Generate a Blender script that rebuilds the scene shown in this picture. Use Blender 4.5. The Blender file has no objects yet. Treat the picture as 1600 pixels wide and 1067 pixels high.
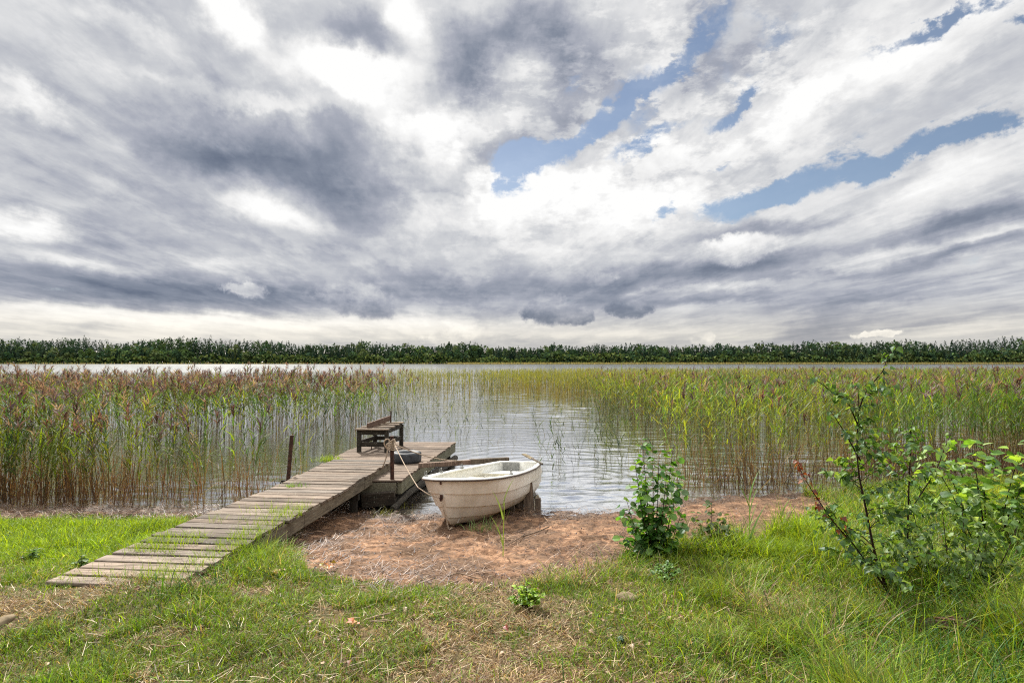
import bpy, math
import numpy as np
R = math.radians
# ------------------------------------------------------------------ camera
F = 900.0            # focal length in pixels of the 1600 px wide frame
H = 2.4              # eye height above the water (water is z = 0)
PITCH = math.atan(30.5 / F)
sc = bpy.context.scene
col = sc.collection
cam = bpy.data.objects.new('camera', bpy.data.cameras.new('camera'))
cam.data.lens = 36 * F / 1600
cam.data.sensor_width = 36
cam.data.clip_end = 20000
cam.data.clip_start = 0.05
cam.location = (0, 0, H)
cam.rotation_euler = (R(90) + PITCH, 0, 0)
col.objects.link(cam)
sc.camera = cam
sc.view_settings.view_transform = 'Standard'
sc.view_settings.look = 'None'
sc.view_settings.gamma = 1
sc.view_settings.exposure = 0.6
sc.cycles.use_denoising = False
sc.cycles.pixel_filter_type = 'BLACKMAN_HARRIS'; sc.cycles.filter_width = 1.15
sc.cycles.sample_clamp_indirect = 4.0; sc.cycles.sample_clamp_direct = 12.0
sc.cycles.max_bounces = 7
sc.cycles.diffuse_bounces = 3
sc.cycles.glossy_bounces = 3
sc.cycles.transmission_bounces = 4
sc.cycles.transparent_max_bounces = 6
sc.cycles.caustics_reflective = False
sc.cycles.caustics_refractive = False

def ray(px, py):
    c = (px - 800) / F; r = (533.5 - py) / F
    return (c, math.cos(PITCH) - math.sin(PITCH) * r, math.sin(PITCH) + math.cos(PITCH) * r)
def at_z(px, py, z):
    d = ray(px, py); t = (z - H) / d[2]
    return np.array((d[0] * t, d[1] * t, z))
def at_y(px, py, y):
    d = ray(px, py); t = y / d[1]
    return np.array((d[0] * t, y, H + d[2] * t))
def to_px(x, y, z):
    zz = z - H
    f = y * math.cos(PITCH) + zz * math.sin(PITCH)
    u = -y * math.sin(PITCH) + zz * math.cos(PITCH)
    return 800 + F * x / f, 533.5 - F * u / f
def lin(c):
    c = np.asarray(c, float) / 255.0
    return np.where(c <= 0.04045, c / 12.92, ((c + 0.055) / 1.055) ** 2.4)
def lin4(*c): return tuple(lin(c)) + (1.0,)

# ------------------------------------------------------------------ node helper
class S:
    """a shader socket with arithmetic"""
    def __init__(s, g, o): s.g = g; s.o = o
    def _b(s, op, b, swap=False): return s.g.math(op, b, s) if swap else s.g.math(op, s, b)
    def __add__(s, b): return s._b('ADD', b)
    def __radd__(s, b): return s._b('ADD', b)
    def __sub__(s, b): return s._b('SUBTRACT', b)
    def __rsub__(s, b): return s._b('SUBTRACT', b, True)
    def __mul__(s, b): return s._b('MULTIPLY', b)
    def __rmul__(s, b): return s._b('MULTIPLY', b)
    def __truediv__(s, b): return s._b('DIVIDE', b)
    def __rtruediv__(s, b): return s._b('DIVIDE', b, True)
class G:
    def __init__(g, nt): g.nt = nt; g.n = nt.nodes; g.l = nt.links
    def put(g, sock, v):
        if isinstance(v, S): g.l.new(v.o, sock)
        elif v is not None: sock.default_value = v
    def math(g, op, a, b=None, c=None, clamp=False):
        n = g.n.new('ShaderNodeMath'); n.operation = op; n.use_clamp = clamp
        g.put(n.inputs[0], a)
        if b is not None: g.put(n.inputs[1], b)
        if c is not None: g.put(n.inputs[2], c)
        return S(g, n.outputs[0])
    def xyz(g, x, y, z):
        n = g.n.new('ShaderNodeCombineXYZ')
        for i, v in enumerate((x, y, z)): g.put(n.inputs[i], v)
        return S(g, n.outputs[0])
    def sep(g, v):
        n = g.n.new('ShaderNodeSeparateXYZ'); g.put(n.inputs[0], v)
        return [S(g, o) for o in n.outputs]
    def vm(g, op, a, b=None):
        n = g.n.new('ShaderNodeVectorMath'); n.operation = op
        g.put(n.inputs[0], a)
        if b is not None: g.put(n.inputs[1], b)
        return S(g, n.outputs['Value'] if op in ('LENGTH', 'DOT_PRODUCT') else n.outputs[0])
    def scale(g, a, k):
        n = g.n.new('ShaderNodeVectorMath'); n.operation = 'SCALE'
        g.put(n.inputs[0], a); g.put(n.inputs['Scale'], k)
        return S(g, n.outputs[0])
    def mapping(g, v, loc=(0, 0, 0), rot=(0, 0, 0), sca=(1, 1, 1), typ='POINT'):
        n = g.n.new('ShaderNodeMapping'); n.vector_type = typ
        g.put(n.inputs[0], v); n.inputs[1].default_value = loc; n.inputs[2].default_value = rot; n.inputs[3].default_value = sca
        return S(g, n.outputs[0])
    def noise(g, v, scale, detail=4, rough=0.55, dist=0.0, color=False, dim='3D', w=None):
        n = g.n.new('ShaderNodeTexNoise'); n.noise_dimensions = dim
        g.put(n.inputs['Vector'], v); n.inputs['Scale'].default_value = scale; n.inputs['Detail'].default_value = detail
        n.inputs['Roughness'].default_value = rough; n.inputs['Distortion'].default_value = dist
        return S(g, n.outputs['Color' if color else 'Fac'])
    def ss(g, v, a, b, lo=0.0, hi=1.0, typ='SMOOTHSTEP'):
        n = g.n.new('ShaderNodeMapRange'); n.interpolation_type = typ
        for i, x in enumerate((v, a, b, lo, hi)): g.put(n.inputs[i], x)
        return S(g, n.outputs[0])
    def ramp(g, v, stops, interp='LINEAR'):
        n = g.n.new('ShaderNodeValToRGB'); cr = n.color_ramp; cr.interpolation = interp
        g.put(n.inputs[0], v)
        while len(cr.elements) < len(stops): cr.elements.new(0.5)
        for e, (p, c) in zip(cr.elements, stops): e.position = p; e.color = c
        return S(g, n.outputs[0])
    def mix(g, f, a, b, blend='MIX'):
        n = g.n.new('ShaderNodeMix'); n.data_type = 'RGBA'; n.blend_type = blend
        g.put(n.inputs[0], f); g.put(n.inputs[6], a); g.put(n.inputs[7], b)
        return S(g, n.outputs[2])
    def attr(g, name):
        n = g.n.new('ShaderNodeAttribute'); n.attribute_name = name
        return S(g, n.outputs['Color'])
    def pos(g):
        return S(g, g.n.new('ShaderNodeNewGeometry').outputs['Position'])
    def obj(g):
        return S(g, g.n.new('ShaderNodeTexCoord').outputs['Object'])

# ------------------------------------------------------------------ world: Nishita blue seen through drawn-out cloud layers
SUN_AZ, SUN_EL = R(-27), R(42)       # the bright patch in the cloud, ahead and left
world = bpy.data.worlds.new('World'); sc.world = world
world.use_nodes = True
def build_sky():
    nt = world.node_tree; nt.nodes.clear(); g = G(nt)
    tc = nt.nodes.new('ShaderNodeTexCoord'); d = S(g, tc.outputs['Generated'])
    x, y, z = g.sep(d)
    U = g.math('ARCTAN2', x, y); V = g.math('ARCSINE', z)
    zc = g.math('MAXIMUM', z, 0.0) + 0.055
    P = g.xyz(x / zc, y / zc, 0.0)                       # position on the cloud deck
    PS = g.mapping(P, rot=(0, 0, R(-26)), sca=(1.0, 0.42, 1))  # wind rows running away to the left
    hs = g.ss(V, 0.0, 0.45, 0.22, 1.0, 'LINEAR')
    w1 = g.vm('SUBTRACT', g.noise(PS, 1.1, 6, 0.56, color=True), (0.5, 0.5, 0.5))
    w2 = g.vm('SUBTRACT', g.noise(d, 8.0, 8, 0.58, color=True), (0.5, 0.5, 0.5))
    w1 = g.vm('MULTIPLY', w1, g.xyz(0.15, g.math('MULTIPLY', hs, 0.11), 0.0))
    w2 = g.vm('MULTIPLY', w2, g.xyz(0.11, g.math('MULTIPLY', hs, 0.10), 0.0))
    w3 = g.vm('SUBTRACT', g.noise(d, 34.0, 6, 0.65, color=True), (0.5, 0.5, 0.5))
    w3 = g.vm('MULTIPLY', w3, g.xyz(0.05, g.math('MULTIPLY', hs, 0.045), 0.0))
    base = g.xyz(U, V, 0.0)
    W = g.vm('ADD', g.vm('ADD', base, w1), g.vm('ADD', g.scale(w2, 1.25), g.scale(w3, 0.8)))           # torn, soft masses
    WC = g.vm('ADD', base, g.vm('ADD', g.scale(w2, 1.3), w3))   # crisper, for cumulus
    WU = g.vm('ADD', base, g.vm('ADD', g.scale(w2, 0.7), g.scale(w3, 1.5)))
    def blob(coord, px, py, sx, sy, rot, amp, soft=1.0):
        r = ray(px, py); u = math.atan2(r[0], r[1]); v = math.atan2(r[2], math.hypot(r[0], r[1]))
        cu = math.cos(u)
        n = g.n.new('ShaderNodeTexGradient'); n.gradient_type = 'SPHERICAL'      # 1 at the centre, 0 at the rim
        tm = n.texture_mapping; tm.vector_type = 'TEXTURE'; tm.translation = (u, v, 0); tm.rotation = (0, 0, R(rot))
        tm.scale = (sx / F * cu ** 2, sy / F * cu * math.cos(v) ** 2, 1)
        g.put(n.inputs[0], coord)
        return g.ss(S(g, n.outputs['Fac']), 0.0, soft, 0.0, amp)
    def total(coord, lst, start):
        t = start
        for b in lst: t = g.math('ADD', t, blob(coord, *b))
        return t
    # brightness of the cloud deck
    back = g.ss(V, 0.5, 0.75, 0.0, 0.1)
    L = total(W, SKY_MASSES, g.ss(V, 0.02, 0.30, 0.77, 0.84) + back)
    s1 = g.noise(PS, 1.6, 9, 0.60) - 0.5
    s2 = g.noise(g.mapping(P, sca=(0.5, 1.5, 1)), 1.3, 7, 0.6) - 0.5
    s3 = g.noise(g.vm('ADD', d, g.scale(w2, 0.25)), 15.0, 9, 0.64) - 0.5
    bil = g.math('ABSOLUTE', g.noise(g.vm('ADD', d, g.scale(w2, 0.3)), 7.0, 5, 0.5) - 0.5) * 5.0     # billows with dark creases
    lowv = g.ss(V, 0.02, 0.13, 0.35, 1.0)
    K = g.math('MAXIMUM', blob(W, 980, 190, 560, 330, 10, 1.0, 0.8), 0.22)      # where the cloud is broken and sun-lit
    L = L + s1 * 0.26 * lowv + s2 * 0.15 * lowv + s3 * (0.10 + K * 0.16) * lowv
    # little hard-edged cumulus floating under the deck
    for (px, py, sx, sy, rot, lt, lb) in SKY_CUMULUS:
        m = blob(WU, px, py, sx * 1.15, sy * 1.15, rot, 1.0, 0.38)
        r = ray(px, py); v = math.atan2(r[2], math.hypot(r[0], r[1])); h = sy / F
        g2 = g.ss(V + s3 * 0.10, v - h, v + h, lb, lt)
        L = g.math('ADD', g.math('MULTIPLY', L, 1 - m), g.math('MULTIPLY', g2 + s3 * 0.22, m))
    # gaps of blue, their rims torn into thin veils
    vein = g.noise(g.mapping(PS, sca=(1.6, 0.8, 1)), 3.4, 8, 0.68, 0.6) - 0.5
    dz = g.vm('ADD', g.mapping(d, sca=(1, 1, 2.1)), g.scale(w2, 0.30))
    e1 = g.ss(g.noise(dz, 4.2, 10, 0.60), 0.47, 0.56) - 0.5                  # lumps with crisp torn edges
    e2 = g.ss(g.noise(g.mapping(PS, sca=(1.3, 0.9, 1)), 2.1, 9, 0.62), 0.45, 0.58) - 0.5
    e3 = g.ss(g.noise(dz, 11.0, 8, 0.62), 0.46, 0.58) - 0.5
    L = L + (bil - 0.45) * 0.12 * K + (e1 * 0.14 + e3 * 0.12) * K * lowv + e2 * 0.06 * lowv
    # veils drawn out into silver streaks
    L = L + vein * 0.09 * lowv
    B = total(WC, SKY_GAPS, 0.0) + s1 * 0.6 + s3 * 1.1
    B = g.ss(B + vein * 0.5 - e3 * 0.34, 0.30, 0.86)
    cl = g.ramp(L, [(0.0, lin4(70, 78, 96)), (0.42, lin4(100, 111, 131)), (0.55, lin4(136, 144, 160)), (0.68, lin4(171, 175, 187)),
                    (0.80, lin4(207, 209, 213)), (0.90, lin4(236, 236, 236)), (1.0, lin4(255, 255, 254))])
    warm = g.ss(V, 0.105, 0.035)
    cl = g.mix(warm, cl, g.mix(1.0, cl, (1.05, 1.0, 0.90, 1), 'MULTIPLY'))
    sky = nt.nodes.new('ShaderNodeTexSky'); sky.sky_type = 'NISHITA'; sky.sun_disc = False
    sky.sun_elevation = SUN_EL; sky.sun_rotation = SUN_AZ; sky.air_density = 1.0; sky.dust_density = 0.6
    b1 = nt.nodes.new('ShaderNodeBackground'); nt.links.new(sky.outputs[0], b1.inputs[0]); b1.inputs[1].default_value = 0.062
    b2 = nt.nodes.new('ShaderNodeBackground'); nt.links.new(cl.o, b2.inputs[0])
    # unseen sky above the frame is boosted to brighten foreground and water
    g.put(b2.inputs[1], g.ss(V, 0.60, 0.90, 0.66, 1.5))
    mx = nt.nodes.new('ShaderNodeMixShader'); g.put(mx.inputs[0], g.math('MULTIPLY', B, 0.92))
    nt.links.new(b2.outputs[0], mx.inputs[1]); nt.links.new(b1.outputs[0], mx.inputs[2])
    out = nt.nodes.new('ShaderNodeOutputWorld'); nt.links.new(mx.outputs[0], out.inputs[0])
# px, py, half width, half height, tilt (counter-clockwise), brightness change
SKY_MASSES = [
    (880, 335, 330, 85, 6, 0.08), (760, 300, 160, 60, 10, 0.03), (960, 400, 240, 26, 4, 0.06),
    # ---- left dark bank
(420, 250, 290, 62, -4, -0.120), (560, 330, 150, 60, -16, -0.080), (300, 235, 160, 40, -2, -0.070), (1060, 470, 560, 30, 2, -0.060), (1350, 455, 330, 40, 3, -0.060), (400, 168, 300, 22, -2, 0.120),
    (400, 245, 330, 90, -4, -0.211), (560, 235, 130, 70, -20, -0.106), (230, 300, 260, 70, -8, -0.106), (560, 320, 200, 70, -12, -0.114),
    (170, 365, 230, 45, -14, -0.106), (470, 375, 150, 40, -6, -0.070), (60, 130, 190, 60, -14, -0.088), (90, 215, 120, 30, -8, -0.088),
    (300, 130, 150, 42, -22, -0.141), (200, 20, 120, 50, -20, -0.062), (60, 280, 150, 60, 0, -0.070),
    # ---- long low slate band
    (200, 447, 420, 46, -2, -0.264), (470, 455, 260, 40, -2, -0.176), (760, 450, 330, 42, 2, -0.176), (1050, 432, 260, 36, 5, -0.211),
    (1180, 420, 200, 34, 8, -0.123), (60, 470, 190, 24, 0, -0.088), (620, 430, 160, 30, 0, -0.070),
    # ---- upper dark masses
    (570, 50, 130, 75, 10, -0.176), (440, 60, 90, 60, 0, -0.106), (735, 125, 75, 120, 25, -0.229), (800, 45, 130, 80, 10, -0.229), (900, 80, 110, 90, 0, -0.158),
    (640, 175, 80, 45, 10, -0.088),
    # ---- bright breaks
    (352, 25, 80, 90, 0, 0.42), (515, 115, 190, 85, -8, 0.36), (540, 130, 80, 70, 0, 0.20), (640, 25, 60, 80, 10, 0.30), (230, 75, 200, 40, -28, 0.14), (20, 170, 120, 34, -10, 0.20),
    (650, 210, 110, 60, -20, 0.20), (740, 195, 110, 60, 15, 0.24), (410, 332, 120, 34, -8, 0.21), (40, 345, 90, 26, 0, 0.22), (190, 290, 100, 20, -8, 0.10),
    (120, 405, 200, 20, -8, 0.16), (330, 405, 150, 18, -2, 0.08),
    # ---- white right half
    (820, 110, 80, 60, 0, 0.10), (960, 240, 260, 100, 18, 0.16), (1180, 210, 330, 120, 18, 0.15), (1400, 90, 420, 120, 12, 0.14), (820, 300, 150, 60, 0, 0.16),
    (1450, 290, 260, 50, 14, 0.16), (960, 350, 220, 60, 8, 0.08), (1120, 330, 90, 26, 20, 0.10), (700, 330, 120, 50, 0, 0.10),
    (1330, 150, 160, 26, 16, -0.123), (1500, 110, 190, 30, 8, -0.070),
    # ---- right grey bars
    (1200, 352, 170, 20, 6, -0.176), (1490, 352, 230, 34, 8, -0.246), (1500, 398, 230, 20, 6, -0.194), (1300, 432, 220, 14, 3, -0.106), (1100, 475, 260, 12, 2, -0.114),
    (1350, 470, 260, 16, 3, -0.123), (1280, 512, 130, 34, 20, -0.132), (1480, 500, 220, 14, 8, -0.070), (940, 470, 160, 14, 0, -0.088),
    (1350, 400, 160, 14, 3, 0.08), (1500, 430, 200, 12, 3, 0.08), (1120, 455, 160, 8, 0, 0.12), (1560, 372, 120, 10, 8, 0.08),
    # ---- pale horizon
    (200, 497, 560, 26, 0, 0.24), (620, 510, 420, 26, 0, 0.18), (250, 525, 700, 20, 0, 0.14), (1000, 520, 300, 20, 0, 0.12), (1500, 520, 260, 20, 4, 0.10), (135, 516, 60, 22, 0, -0.088),
]
SKY_CUMULUS = [(560, 468, 72, 30, -10, 0.80, 0.58), (382, 450, 40, 15, 0, 0.86, 0.74), (1150, 390, 74, 25, 6, 0.95, 0.76), (850, 484, 34, 24, 0, 0.72, 0.53), (896, 494, 30, 15, 0, 0.66, 0.53),
               (984, 482, 38, 14, 0, 0.68, 0.56), (944, 432, 26, 14, 0, 0.78, 0.66), (706, 522, 44, 16, 10, 0.97, 0.86), (1102, 530, 26, 10, 0, 0.90, 0.82), (1362, 522, 44, 6, 4, 0.95, 0.86)]
SKY_GAPS = [(845, 238, 105, 56, 10, 1.1), (812, 268, 40, 70, 0, 0.9), (930, 196, 80, 34, 38, 1.0), (1000, 152, 90, 30, 35, 0.9), (1085, 90, 80, 34, 40, 0.62), (1125, 30, 60, 50, 30, 0.20),
            (1000, 110, 50, 50, 0, 0.45), (1470, 28, 190, 26, 12, 0.85), (1590, 8, 70, 24, 0, 0.8), (1220, 292, 190, 38, 20, 1.25), (1390, 243, 260, 36, 16, 1.25), (1540, 200, 190, 34, 12, 1.2),
            (1150, 168, 90, 24, 28, 0.75), (1010, 228, 100, 26, 22, 0.72), (1180, 130, 120, 30, 28, 0.35), (900, 110, 60, 40, 30, 0.35), (1035, 335, 60, 20, 30, 0.6), (1130, 262, 80, 16, 20, 0.5), (1210, 60, 60, 40, 30, 0.45), (1070, 120, 190, 110, 35, 0.46), (1480, 150, 200, 60, 10, 0.16)]
build_sky()

sun = bpy.data.objects.new('sun', bpy.data.lights.new('sun', 'SUN'))
sun.data.energy = 5.0; sun.data.angle = R(2.0); sun.data.color = (1.0, 0.95, 0.86)
sun.rotation_euler = (R(90) - SUN_EL, 0, math.pi - SUN_AZ)
col.objects.link(sun)

# ------------------------------------------------------------------ mesh helpers
rng = np.random.default_rng(7)
def U_(a, b, n=None): return rng.uniform(a, b, n)

def vnoise(x, y, seed=0):
    """value noise on a lattice, vectorised, 0..1"""
    xi = np.floor(x).astype(np.int64); yi = np.floor(y).astype(np.int64)
    fx = x - xi; fy = y - yi
    fx = fx * fx * (3 - 2 * fx); fy = fy * fy * (3 - 2 * fy)
    def h(a, b):
        n = (a * 374761393 + b * 668265263 + seed * 1442695041) & 0xFFFFFFFF
        n = ((n ^ (n >> 13)) * 1274126177) & 0xFFFFFFFF
        return ((n ^ (n >> 16)) & 0xFFFF) / 65535.0
    return (h(xi, yi) * (1 - fx) + h(xi + 1, yi) * fx) * (1 - fy) + (h(xi, yi + 1) * (1 - fx) + h(xi + 1, yi + 1) * fx) * fy
def fbm(x, y, seed=0, oct=4, rough=0.5):
    s = 0; a = 1; t = 0
    for i in range(oct):
        s = s + a * vnoise(x * 2 ** i + 17.3 * i, y * 2 ** i - 9.1 * i, seed + i); t += a; a *= rough
    return s / t
def sstep(x, a, b):
    t = np.clip((x - a) / (b - a), 0, 1); return t * t * (3 - 2 * t)

class Acc:
    """collects vertices, quads, triangles and vertex colours, then links ONE mesh object"""
    def __init__(s): s.v = []; s.q = []; s.t = []; s.c = []; s.n = 0
    def add(s, v, q=None, t=None, c=None):
        v = np.asarray(v, float).reshape(-1, 3)
        if q is not None and len(q): s.q.append(np.asarray(q, np.int64).reshape(-1, 4) + s.n)
        if t is not None and len(t): s.t.append(np.asarray(t, np.int64).reshape(-1, 3) + s.n)
        c = np.array((0.5, 0.5, 0.5)) if c is None else np.asarray(c, float)
        s.c.append(np.broadcast_to(c, (len(v), 3)) if c.ndim == 1 else c)
        s.v.append(v); s.n += len(v)
        return s
    def build(s, name, m, parent=None, smooth=False, loc=None):
        me = bpy.data.meshes.new(name)
        v = np.concatenate(s.v) if s.v else np.zeros((0, 3))
        if loc is not None: v = v - np.asarray(loc, float)
        q = np.concatenate(s.q) if s.q else np.zeros((0, 4), np.int64)
        t = np.concatenate(s.t) if s.t else np.zeros((0, 3), np.int64)
        me.vertices.add(len(v)); me.vertices.foreach_set('co', v.astype(np.float32).ravel())
        li = np.concatenate([q.ravel(), t.ravel()]).astype(np.int32)
        me.loops.add(len(li)); me.loops.foreach_set('vertex_index', li)
        st = np.concatenate([np.arange(len(q)) * 4, len(q) * 4 + np.arange(len(t)) * 3]).astype(np.int32)
        me.polygons.add(len(st)); me.polygons.foreach_set('loop_start', st)
        me.update(calc_edges=True)
        a = me.color_attributes.new('Col', 'FLOAT_COLOR', 'POINT')
        cc = np.ones((len(v), 4), np.float32); cc[:, :3] = np.concatenate(s.c) if s.c else 0
        a.data.foreach_set('color', cc.ravel())
        me.polygons.foreach_set('use_smooth', np.full(len(st), smooth))
        me.materials.append(m)
        o = bpy.data.objects.new(name, me); col.objects.link(o)
        if loc is not None: o.location = loc
        if parent is not None: o.parent = parent
        return o

def ribbons(acc, p, az, length, width, tilt=0.0, bend=0.0, segs=3, c0=(0.1, 0.2, 0.02), c1=None, face=0.0, taper=0.12, w0=1.0, twist=0.0):
    """thin tapering blades growing from p; tilt and bend are angles from the vertical"""
    n = len(p)
    if n == 0: return
    f = lambda a: np.broadcast_to(np.asarray(a, float), (n,))
    az, length, width, tilt, bend, face = map(f, (az, length, width, tilt, bend, face))
    c0 = np.broadcast_to(np.asarray(c0, float), (n, 3)); c1 = c0 if c1 is None else np.broadcast_to(np.asarray(c1, float), (n, 3))
    pos = np.array(p, float); V = []; C = []
    for k in range(segs + 1):
        t = k / segs
        w = width * (taper + (1 - taper) * (1 - t ** 2)) * (w0 + (1 - w0) * min(1.0, t * 3)) * 0.5
        fa = az + math.pi / 2 + face + twist * t
        wd = np.stack([np.cos(fa), np.sin(fa), np.zeros(n)], 1) * w[:, None]
        V += [pos - wd, pos + wd]
        cc = c0 * (1 - t) + c1 * t; C += [cc, cc]
        if k < segs:
            th = tilt + bend * (k + 0.5) / segs
            st = (length / segs)
            pos = pos + np.stack([np.sin(th) * np.cos(az) * st, np.sin(th) * np.sin(az) * st, np.cos(th) * st], 1)
    V = np.stack(V, 1); C = np.stack(C, 1); m = 2 * (segs + 1)
    base = (np.arange(n) * m)[:, None, None]
    q = np.array([[2 * k, 2 * k + 1, 2 * k + 3, 2 * k + 2] for k in range(segs)])[None]
    acc.add(V.reshape(-1, 3), (base + q).reshape(-1, 4), None, C.reshape(-1, 3))

LEAF = {
  'ovate': (np.array([(0, 0), (.36, 0), (.72, 0), (1, 0), (.20, .34), (.62, .36), (.20, -.34), (.62, -.36)]), [(0, 1, 4), (1, 2, 5), (1, 5, 4), (2, 3, 5), (0, 6, 1), (1, 7, 2), (1, 6, 7), (2, 7, 3)]),
  'birch': (np.array([(0, 0), (.30, 0), (.62, 0), (1, 0), (.22, .42), (.58, .26), (.22, -.42), (.58, -.26)]), [(0, 1, 4), (1, 2, 5), (1, 5, 4), (2, 3, 5), (0, 6, 1), (1, 7, 2), (1, 6, 7), (2, 7, 3)]),
  'round': (np.array([(0, 0), (.38, 0), (.74, 0), (.98, 0), (.26, .44), (.74, .42), (.26, -.44), (.74, -.42)]), [(0, 1, 4), (1, 2, 5), (1, 5, 4), (2, 3, 5), (0, 6, 1), (1, 7, 2), (1, 6, 7), (2, 7, 3)]),
}
def leaves(acc, p, az, el, size, c, kind='ovate', fold=0.25, curl=0.25, roll=0.0):
    """leaf blades: p = petiole end, az/el = pointing direction, folded on the midrib and curling down"""
    n = len(p)
    if n == 0: return
    f = lambda a: np.broadcast_to(np.asarray(a, float), (n,))
    az, el, size, roll = map(f, (az, el, size, roll)); c = np.broadcast_to(np.asarray(c, float), (n, 3))
    tv, tf = LEAF[kind]
    d = np.stack([np.cos(el) * np.cos(az), np.cos(el) * np.sin(az), np.sin(el)], 1)
    s = np.stack([-np.sin(az), np.cos(az), np.zeros(n)], 1)
    nn = np.cross(d, s)
    s2 = s * np.cos(roll)[:, None] + nn * np.sin(roll)[:, None]; nn = np.cross(d, s2)
    x = tv[:, 0]; y = tv[:, 1]; z = np.abs(y) * fold - curl * x * x
    V = p[:, None] + size[:, None, None] * (x[None, :, None] * d[:, None] + y[None, :, None] * s2[:, None] + z[None, :, None] * nn[:, None])
    T = (np.arange(n) * len(tv))[:, None, None] + np.array(tf)[None]
    acc.add(V.reshape(-1, 3), None, T.reshape(-1, 3), np.repeat(c, len(tv), 0))

def tube(acc, pts, rad, sides=6, c=(0.5, 0.5, 0.5), cap=True):
    """a tapering tube through pts"""
    pts = np.asarray(pts, float); n = len(pts); rad = np.broadcast_to(np.asarray(rad, float), (n,))
    tg = np.gradient(pts, axis=0); tg /= np.linalg.norm(tg, axis=1)[:, None] + 1e-12
    ref = np.array((0, 0, 1.0)) if abs(tg[0, 2]) < 0.9 else np.array((1.0, 0, 0))
    V = []
    s = np.cross(tg[0], ref); s /= np.linalg.norm(s)
    for i in range(n):
        s = s - tg[i] * np.dot(s, tg[i]); s /= np.linalg.norm(s) + 1e-12
        u = np.cross(tg[i], s)
        a = np.arange(sides) / sides * 2 * math.pi
        V.append(pts[i] + rad[i] * (np.cos(a)[:, None] * s + np.sin(a)[:, None] * u))
    q = [(i * sides + j, i * sides + (j + 1) % sides, (i + 1) * sides + (j + 1) % sides, (i + 1) * sides + j) for i in range(n - 1) for j in range(sides)]
    t = []
    if cap:
        V.append(pts[:1]); V.append(pts[-1:]); a = n * sides
        t = [(a, (j + 1) % sides, j) for j in range(sides)] + [(a + 1, (n - 1) * sides + j, (n - 1) * sides + (j + 1) % sides) for j in range(sides)]
    acc.add(np.concatenate(V), q, t, c)

def beam(acc, a, b, w, h, c=(0.5, 0.5, 0.5), roll=0.0, up=(0, 0, 1), cham=0.0):
    """a sawn timber from a to b (centre line), width w sideways, height h upwards, edges chamfered"""
    a = np.asarray(a, float); b = np.asarray(b, float); d = b - a; L = np.linalg.norm(d); d = d / L
    up = np.asarray(up, float)
    if abs(np.dot(d, up)) > 0.95: up = np.array((0, 1.0, 0))
    s = np.cross(d, up); s /= np.linalg.norm(s); u = np.cross(s, d)
    s, u = s * math.cos(roll) + u * math.sin(roll), u * math.cos(roll) - s * math.sin(roll)
    k = cham or min(w, h) * 0.08
    prof = [(-w/2+k, -h/2), (w/2-k, -h/2), (w/2, -h/2+k), (w/2, h/2-k), (w/2-k, h/2), (-w/2+k, h/2), (-w/2, h/2-k), (-w/2, -h/2+k)]
    V = [p + s * x + u * y for p in (a, b) for x, y in prof]
    q = [(j, j + 8, (j + 1) % 8 + 8, (j + 1) % 8) for j in range(8)] + [(0, 1, 2, 7), (2, 3, 6, 7), (3, 4, 5, 6), (15, 10, 9, 8), (15, 14, 11, 10), (14, 13, 12, 11)]
    acc.add(V, q, None, c)

def bez(pts, n=16):
    """a smooth curve through control points (Catmull-Rom)"""
    P = [np.asarray(p, float) for p in pts]; P = [2 * P[0] - P[1]] + P + [2 * P[-1] - P[-2]]; out = []
    for i in range(1, len(P) - 2):
        for k in range(n):
            t = k / n
            out.append(0.5 * (2 * P[i] + (P[i+1] - P[i-1]) * t + (2*P[i-1] - 5*P[i] + 4*P[i+1] - P[i+2]) * t*t + (3*P[i] - P[i-1] - 3*P[i+1] + P[i+2]) * t**3))
    out.append(P[-2]); return np.array(out)

def tag(o, label=None, cat=None, group=None, kind=None):
    if label: o['label'] = label
    if cat: o['category'] = cat
    if group: o['group'] = group
    if kind: o['kind'] = kind
    return o
def empty(name, loc=(0, 0, 0), rz=0.0):
    o = bpy.data.objects.new(name, None); o.location = loc; o.rotation_euler = (0, 0, rz); o.empty_display_size = 0.2; col.objects.link(o); return o

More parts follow.
